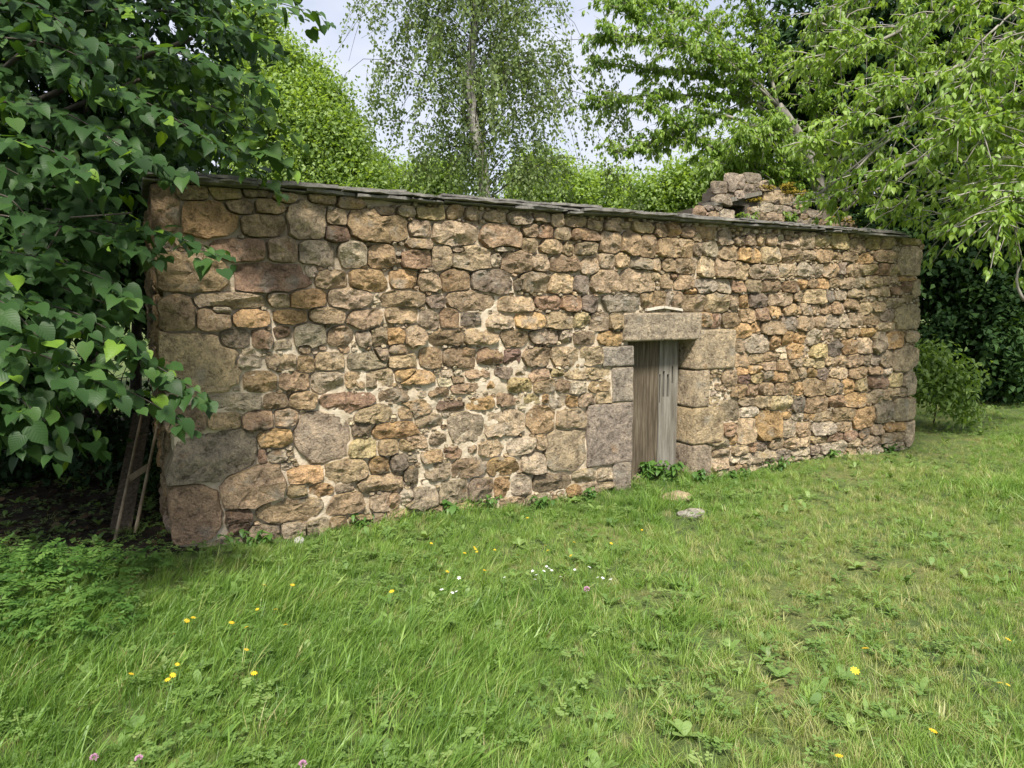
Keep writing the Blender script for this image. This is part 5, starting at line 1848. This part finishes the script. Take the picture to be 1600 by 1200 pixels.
P, A, Nn, Sz, T = [], [], [], [], []
for k in range(560):
    px, py = random.uniform(-120, 350), random.uniform(876, 1030)
    edge = 285 - (py - 880) * .75 + 55 * mnoise.noise((py * .03, px * .02, 4.4))
    if px > edge + random.uniform(-150, 60): continue
    b = on_ground(px, py)
    hg = (random.uniform(.02, .20) if py > 905 else random.uniform(.0, .08)) * (.4 + .8 * (mnoise.noise((b[0] * 2.2, b[1] * 2.2, 8.8)) * .5 + .5))
    b[2] = float(gz(b[0], b[1])) + hg
    t_ = random.gauss(.52, .2)
    for q in range(random.choice((1, 2, 3))):
        a_, b_, c_, d_ = frond_points(b, random.uniform(0, 6.28), random.uniform(.08, .17), random.uniform(.1, 1.1), random.choice((5, 6, 7)), random.uniform(.022, .040))
        P += a_; A += b_; Nn += c_; Sz += d_; T += [t_ + random.gauss(0, .06)] * len(a_)
o = scatter('wild_herbs', tpl_ovate(.24, .15, .25), np.array(P), np.array(A), np.array(Nn), np.array(Sz), np.clip(np.array(T), 0, 1), M_HERB)
tag(o, 'feathery ground herbs spreading in the shade at lower left', None, None, 'stuff')

# ------------------------------------------------------------------ grass (instanced clumps of real blades)
tcol = bpy.data.collections.new('grass_clumps')
tcol2 = bpy.data.collections.new('clover_clumps')


def blade_clump(name, nb, h0, h1, rad, wd, lean, mat, col):
    wd = wd * .8
    m1 = MB()
    for k in range(nb):
        a, r = random.uniform(0, 6.28), rad * math.sqrt(random.random())
        b = np.array([r * math.cos(a), r * math.sin(a), 0])
        h = random.uniform(h0, h1)
        az = random.uniform(0, 6.28)
        bend = random.uniform(.1, .8) * h
        d = np.array([math.cos(az), math.sin(az), 0]) * bend + np.array([lean * h, lean * .3 * h, 0])
        sd = np.array([-math.sin(az + random.uniform(-.8, .8)), math.cos(az), 0]) * wd * random.uniform(.6, 1.2)
        V = []
        for q, wq in ((0, .8), (.4, 1), (.75, .7)):
            c = b + d * q ** 1.8 + UPZ * h * (q - .25 * q * q * bend / h)
            V += [c - sd * wq * .5, c + sd * wq * .5]
        V.append(b + d + UPZ * h * (1 - .25 * bend / h))
        m1.add(V, [(0, 1, 3, 2), (2, 3, 5, 4), (4, 5, 6)])
    o = m1.build(name, mat)
    C.objects.unlink(o)
    col.objects.link(o)


for k in range(5): blade_clump('clump_%02d' % k, 22, .05, .115, .05, .0045, .25, M_GRASS, tcol)
for k in range(3): blade_clump('clump_%02d' % (5 + k), 12, .11, .20, .045, .0055, .45, M_GRASS, tcol)
blade_clump('clump_08', 16, .02, .05, .06, .004, .1, M_GRASS, tcol)
blade_clump('clump_09', 9, .08, .15, .03, .014, .3, M_GRASS, tcol)
for k in range(3):                       # clover and small weeds
    m1 = MB()
    for j in range(7):
        a, r = random.uniform(0, 6.28), .05 * math.sqrt(random.random())
        p = np.array([r * math.cos(a), r * math.sin(a), random.uniform(.03, .075)])
        hd = random.uniform(0, 6.28)
        for q in range(3):
            aa = hd + q * 2.094
            d = np.array([math.cos(aa), math.sin(aa), random.uniform(-.1, .25)])
            sd = np.array([-math.sin(aa), math.cos(aa), 0])
            s_ = random.uniform(.012, .019)
            m1.add([p, p + d * s_ * .6 + sd * s_ * .5, p + d * s_ * 1.2 + sd * s_ * .3, p + d * s_ * 1.2 - sd * s_ * .3, p + d * s_ * .6 - sd * s_ * .5], [(0, 1, 2), (0, 2, 3), (0, 3, 4)])
    o = m1.build('clover_%02d' % k, M_CLOVER)
    C.objects.unlink(o)
    tcol2.objects.link(o)
for k in range(3):                       # plantain and dandelion rosettes
    m1 = MB()
    n = random.randint(5, 8)
    for j in range(n):
        a = j * 6.28 / n + random.uniform(-.3, .3)
        d = np.array([math.cos(a), math.sin(a), 0])
        sd = np.array([-math.sin(a), math.cos(a), 0])
        l_ = random.uniform(.07, .13)
        el = random.uniform(.3, 1.0)
        w_ = random.uniform(.012, .022)
        V = []
        for q, wq in ((0, .3), (.35, .9), (.65, 1), (.9, .5)):
            c = d * l_ * q * math.cos(el) + UPZ * (l_ * math.sin(el) * (q - .45 * q * q) + .01)
            V += [c - sd * w_ * wq, c + sd * w_ * wq]
        V.append(d * l_ * math.cos(el) + UPZ * (l_ * math.sin(el) * .53 + .01))
        m1.add(V, [(0, 1, 3, 2), (2, 3, 5, 4), (4, 5, 7, 6), (6, 7, 8)])
    o = m1.build('clover_%02d' % (3 + k), M_CLOVER)
    C.objects.unlink(o)
    tcol2.objects.link(o)


def in_building(x, y):
    p = np.stack([x - P0[0], y - P0[1]], -1)
    u = p @ UD[:2]
    d = p @ ND[:2]
    return (u > -0.02) & (u < L + .02) & (d < 0.0) & (d > -4.9)


def in_door(x, y):
    p = np.stack([x - P0[0], y - P0[1]], -1)
    u = p @ UD[:2]
    d = p @ ND[:2]
    return (u > ud0 + .03) & (u < ud1 - .03) & (d < 0) & (d > -.16)


def fbm(x, y, s, seed):
    return np.array([mnoise.fractal((a * s + seed, b * s, seed * .37), 1.0, 2.0, 3) for a, b in zip(x, y)])


def gn_instances(name, P, rot, scl, var, tint, col, mat):
    me = bpy.data.meshes.new(name)
    me.vertices.add(len(P))
    me.vertices.foreach_set('co', P.astype(np.float32).ravel())
    a = me.attributes.new('rot', 'FLOAT_VECTOR', 'POINT'); a.data.foreach_set('vector', rot.astype(np.float32).ravel())
    a = me.attributes.new('scl', 'FLOAT', 'POINT'); a.data.foreach_set('value', scl.astype(np.float32))
    a = me.attributes.new('tint', 'FLOAT', 'POINT'); a.data.foreach_set('value', tint.astype(np.float32))
    a = me.attributes.new('var', 'INT', 'POINT'); a.data.foreach_set('value', var.astype(np.int32))
    me.materials.append(mat)
    o = bpy.data.objects.new(name, me)
    C.objects.link(o)
    ng = bpy.data.node_groups.new(name + '_nodes', 'GeometryNodeTree')
    ng.interface.new_socket(name='Geometry', in_out='INPUT', socket_type='NodeSocketGeometry')
    ng.interface.new_socket(name='Geometry', in_out='OUTPUT', socket_type='NodeSocketGeometry')
    n, l = ng.nodes, ng.links
    gi, go = n.new('NodeGroupInput'), n.new('NodeGroupOutput')
    m2p = n.new('GeometryNodeMeshToPoints')
    iop = n.new('GeometryNodeInstanceOnPoints')
    ci = n.new('GeometryNodeCollectionInfo')
    ci.inputs['Collection'].default_value = col
    ci.inputs['Separate Children'].default_value = True
    ci.inputs['Reset Children'].default_value = True

    def na(nm, t):
        q = n.new('GeometryNodeInputNamedAttribute')
        q.data_type = t
        q.inputs['Name'].default_value = nm
        return next(s for s in q.outputs if s.enabled and s.name == 'Attribute')
    e2r = n.new('FunctionNodeEulerToRotation')
    l.new(gi.outputs[0], m2p.inputs[0])
    l.new(m2p.outputs[0], iop.inputs['Points'])
    l.new(ci.outputs[0], iop.inputs['Instance'])
    iop.inputs['Pick Instance'].default_value = True
    l.new(na('var', 'INT'), iop.inputs['Instance Index'])
    l.new(na('rot', 'FLOAT_VECTOR'), e2r.inputs[0])
    l.new(e2r.outputs[0], iop.inputs['Rotation'])
    l.new(na('scl', 'FLOAT'), iop.inputs['Scale'])
    l.new(iop.outputs[0], go.inputs[0])
    md = o.modifiers.new('instances', 'NODES')
    md.node_group = ng
    return o


def lawn_points(dens_near, dens_far, ymax=14.5):
    X, Y = [], []
    for y0 in np.arange(1.6, ymax, .4):
        hw = (y0 + .4) * .80 + 1.2
        d = dens_near + (dens_far - dens_near) * np.clip((y0 - 2.5) / 5, 0, 1)
        n = int(d * .4 * 2 * hw)
        X.append(rng.uniform(-hw, hw, n)); Y.append(rng.uniform(y0, y0 + .4, n))
    X, Y = np.concatenate(X), np.concatenate(Y)
    k = ~in_building(X, Y) | in_door(X, Y)
    return X[k], Y[k]


X, Y = lawn_points(950, 500)
f1 = fbm(X, Y, .55, 3.0)
f2 = fbm(X, Y, 1.7, 9.0)
f3 = fbm(X, Y, 5.0, 15.0)
pd = np.stack([X - P0[0], Y - P0[1]], -1)
dw = pd @ ND[:2]
uw = pd @ UD[:2]
nearwall = np.exp(-np.clip(dw, 0, 9) / .25) * ((uw > -.5) & (uw < L + .3))
# worn, paler track running away through the middle right of the lawn
track = np.exp(-((X - (1.0 + (Y - 2.5) * .62)) / (.55 + .10 * Y)) ** 2)
under = 1 / (1 + np.exp((X + 2.1) / .15)) / (1 + np.exp(-(Y - 4.15) / .12))   # deep shade under the linden: hardly any grass
bare = (f2 * .9 + f3 * .5 + track * .5) > .66
keep = rng.random(len(X)) > (under * .97 + bare * .62)
X, Y, f1, f2, f3, track, nearwall, under, bare = [q[keep] for q in (X, Y, f1, f2, f3, track, nearwall, under, bare)]
N = len(X)
lush = np.clip(.5 + .55 * f1 + .35 * f2 - .55 * track + .5 * nearwall - .3 * bare, 0, 1)
# longer leaning grass towards the left front
longz = np.clip((-(X) + .2) / 2.2, 0, 1) * np.clip((4.6 - Y) / 2, 0, 1)
r_ = rng.random(N)
var = np.where(r_ < .10 + .22 * longz + .25 * np.clip(lush - .6, 0, 1), rng.integers(5, 8, N), np.where(r_ < .68, rng.integers(0, 5, N), np.where(r_ < .95, 8, 9)))
scl = (.50 + .50 * lush) * (1 - (.62 - .9 * np.clip(f3, 0, .8)) * np.exp(-np.clip(dw[keep], 0, 9) / .35)) * rng.uniform(.7, 1.25, N)
scl = np.where(bare, scl * .6, scl)
tint = np.clip(.54 - .30 * (lush - .5) + .16 * track + .13 * f3 + rng.normal(0, .15, N) - .10 * longz + .10 * f2, 0, .92)
dry = rng.random(N) < (.025 + .10 * bare + .05 * track)
tint = np.where(dry, rng.uniform(.85, 1.0, N), tint)
rot = np.stack([rng.normal(0, .16, N), rng.normal(0, .16, N), rng.uniform(-1, 1, N) * np.where(X + .3 * (Y - 3) < .3, .9, 2.6)], -1)
gr = gn_instances('grass', np.stack([X, Y, gz(X, Y) - .004], -1), rot, scl, var, tint, tcol, M_GRASS)
tag(gr, 'long meadow grass of the lawn, paler and worn to the right', None, None, 'stuff')
print('grass clumps', N)
X, Y = lawn_points(130, 45)
f1 = fbm(X, Y, .9, 33.0)
pd = np.stack([X - P0[0], Y - P0[1]], -1)
dw = pd @ ND[:2]
k = (f1 + .5 * np.exp(-np.clip(dw, 0, 9) / .5) + .25 * (X < 0) - .12 * (X > .8) + rng.normal(0, .40, len(X))) > .10
X, Y, f1 = X[k], Y[k], f1[k]
N = len(X)
cv = gn_instances('clover', np.stack([X, Y, gz(X, Y)], -1), np.stack([rng.normal(0, .1, N), rng.normal(0, .1, N), rng.uniform(0, 6.28, N)], -1),
                  rng.uniform(.5, 1.0, N), np.where(rng.random(N) < .85, rng.integers(0, 3, N), rng.integers(3, 6, N)), np.clip(rng.normal(.5, .2, N), 0, 1), tcol2, M_CLOVER)
tag(cv, 'clover and broad-leaved weeds mixed through the lawn', None, None, 'stuff')

# ------------------------------------------------------------------ flowers
def flower_meshes():
    out = {}
    for nm, mat, n, r, h in (('yellow', M_YELLOW, 9, 1.0, .30), ('white', M_WHITE, 5, 1.0, .15)):
        m1 = MB()
        for ring, (rr, nn, zz) in enumerate(((1.0, n, .0), (.6, n, .12))):
            for k in range(nn):
                a = k * 6.2832 / nn + ring * .3
                w_ = 3.0 / nn * rr
                d = np.array([math.cos(a), math.sin(a), 0]); s_ = np.array([-math.sin(a), math.cos(a), 0])
                m1.add([UPZ * zz, d * rr * .6 + s_ * w_ * .5 + UPZ * (zz + h * .3), d * rr + s_ * w_ * .3 + UPZ * (zz + h * .22), d * rr - s_ * w_ * .3 + UPZ * (zz + h * .22), d * rr * .6 - s_ * w_ * .5 + UPZ * (zz + h * .3)], [(0, 1, 2, 3, 4)])
            if nm == 'white': break
        out[nm] = (m1, mat)
    m1 = MB()
    for k in range(60):                  # clover head: many small florets on a ball
        d = rand_unit(1)[0]
        if d[2] < -.4: d[2] = -d[2]
        x = norm(np.cross(d, [.3, .2, .9])); y = np.cross(d, x)
        m1.add([d * .55, d * .9 + x * .16, d * 1.15, d * .9 - x * .16, d * .9 + y * .16, d * .9 - y * .16], [(0, 1, 2, 3), (0, 4, 2, 5)])
    out['pink'] = (m1, M_PINK)
    return out


fm = flower_meshes()
proto = {}
for k, (m1, mat) in fm.items():
    o = m1.build('blossom', mat)
    proto[k] = o.data
    bpy.data.objects.remove(o)
sm = MB()
sm.tube([(0, 0, -1), (.02, 0, -.5), (0, 0, 0)], .02, 4)
so = sm.build('stem', M_STEM)
stem_me = so.data
bpy.data.objects.remove(so)


def flower(kind, name, px, py, size, h, label, cat, group):
    p = on_ground(px, py, h)
    root = empty(name)
    g = float(gz(p[0], p[1]))
    root.location = (p[0], p[1], g)
    b = bpy.data.objects.new('blossom', proto[kind])
    C.objects.link(b); b.parent = root
    b.location = (0, 0, h - g); b.scale = (size,) * 3
    b.rotation_euler = (random.uniform(.1, .6), random.uniform(-.3, .3), random.uniform(0, 6))
    s_ = bpy.data.objects.new('stem', stem_me)
    C.objects.link(s_); s_.parent = root
    s_.location = (0, 0, h - g); s_.scale = (.07, .07, h - g + .01)
    tag(root, label, cat, group)


gY = 'yellow flowers in the lawn'
for px, py, s_, lab in [
    (1336, 1048, .019, 'largest open yellow flower in the right of the lawn'), (1352, 1013, .017, 'yellow flower just above the largest one on the right'),
    (1575, 999, .015, 'yellow flower near the right edge of the lawn'), (1562, 1067, .013, 'left one of two small yellow flowers near the right edge'),
    (1575, 1070, .009, 'smaller right one of two yellow flowers near the right edge'), (1458, 1142, .015, 'yellow flower low in the right part of the lawn'),
    (1311, 1181, .014, 'yellow flower nearest the bottom edge of the picture'), (397, 1052, .014, 'yellow flower standing alone lowest on the left side'),
    (362, 973, .014, 'yellow flower left in the row of three'), (446, 976, .012, 'yellow flower right in the row of three'), (385, 980, .012, 'yellow flower middle in the row of three'),
    (292, 970, .014, 'left one of two yellow flowers close together near the herbs'), (302, 965, .012, 'right one of two yellow flowers close together near the herbs'),
    (272, 991, .014, 'yellow flower just below the close pair near the herbs'),
    (270, 1055, .013, 'upper one of two touching yellow flowers at lower left'), (262, 1062, .012, 'lower one of two touching yellow flowers at lower left'),
    (277, 1038, .010, 'small yellow flower just above the touching pair'), (205, 1053, .012, 'yellow flower farthest to the left in the open grass'),
    (385, 1015, .011, 'small yellow flower between the row of three and the lone low one'), (457, 914, .013, 'yellow flower right above the small plants near the wall foot'),
    (413, 914, .013, 'yellow flower left above the small plants near the wall foot'), (612, 924, .015, 'bright yellow flower in the grass left of the white flowers')]:
    flower('yellow', 'yellow_flower', px, py, s_, .135, lab, 'flower', gY)
for px, py in [(743, 858), (745, 862), (741, 855), (757, 891), (699, 893), (726, 864), (809, 867), (852, 852), (856, 860), (892, 868), (897, 847), (886, 834), (955, 849), (1003, 828), (1008, 830), (674, 849), (773, 859), (431, 952), (402, 952), (402, 946), (824, 809)]:
    flower('yellow', 'yellow_flower', px, py, random.uniform(.009, .013), .105, 'tiny yellow flower scattered in the grass before the wall', 'flower', 'tiny yellow flowers before the wall')
for px, py in [(690, 921), (709, 920), (713, 924), (717, 903), (788, 902), (795, 889), (836, 905), (838, 898), (854, 885), (858, 888), (862, 891), (850, 892), (848, 898), (876, 901), (864, 903), (898, 890), (921, 886), (934, 902), (942, 903), (954, 905), (832, 892), (866, 896), (841, 893), (1052, 860), (707, 926)]:
    flower('white', 'white_flower', px, py, random.uniform(.008, .012), .12, 'tiny white flower in the scattered patch before the wall', 'flower', 'tiny white flowers before the wall')
for px, py, s_, lab in [(917, 921, .016, 'pale pink clover head beside the tiny white flowers'), (147, 1184, .013, 'pink clover head leftmost at the bottom edge'),
                        (217, 1186, .013, 'pink clover head second from the left at the bottom edge'), (473, 1194, .013, 'pink clover head at the bottom edge below the lone yellow flower')]:
    flower('pink', 'clover_flower', px, py, s_, .14, lab, 'flower', 'pink clover heads')
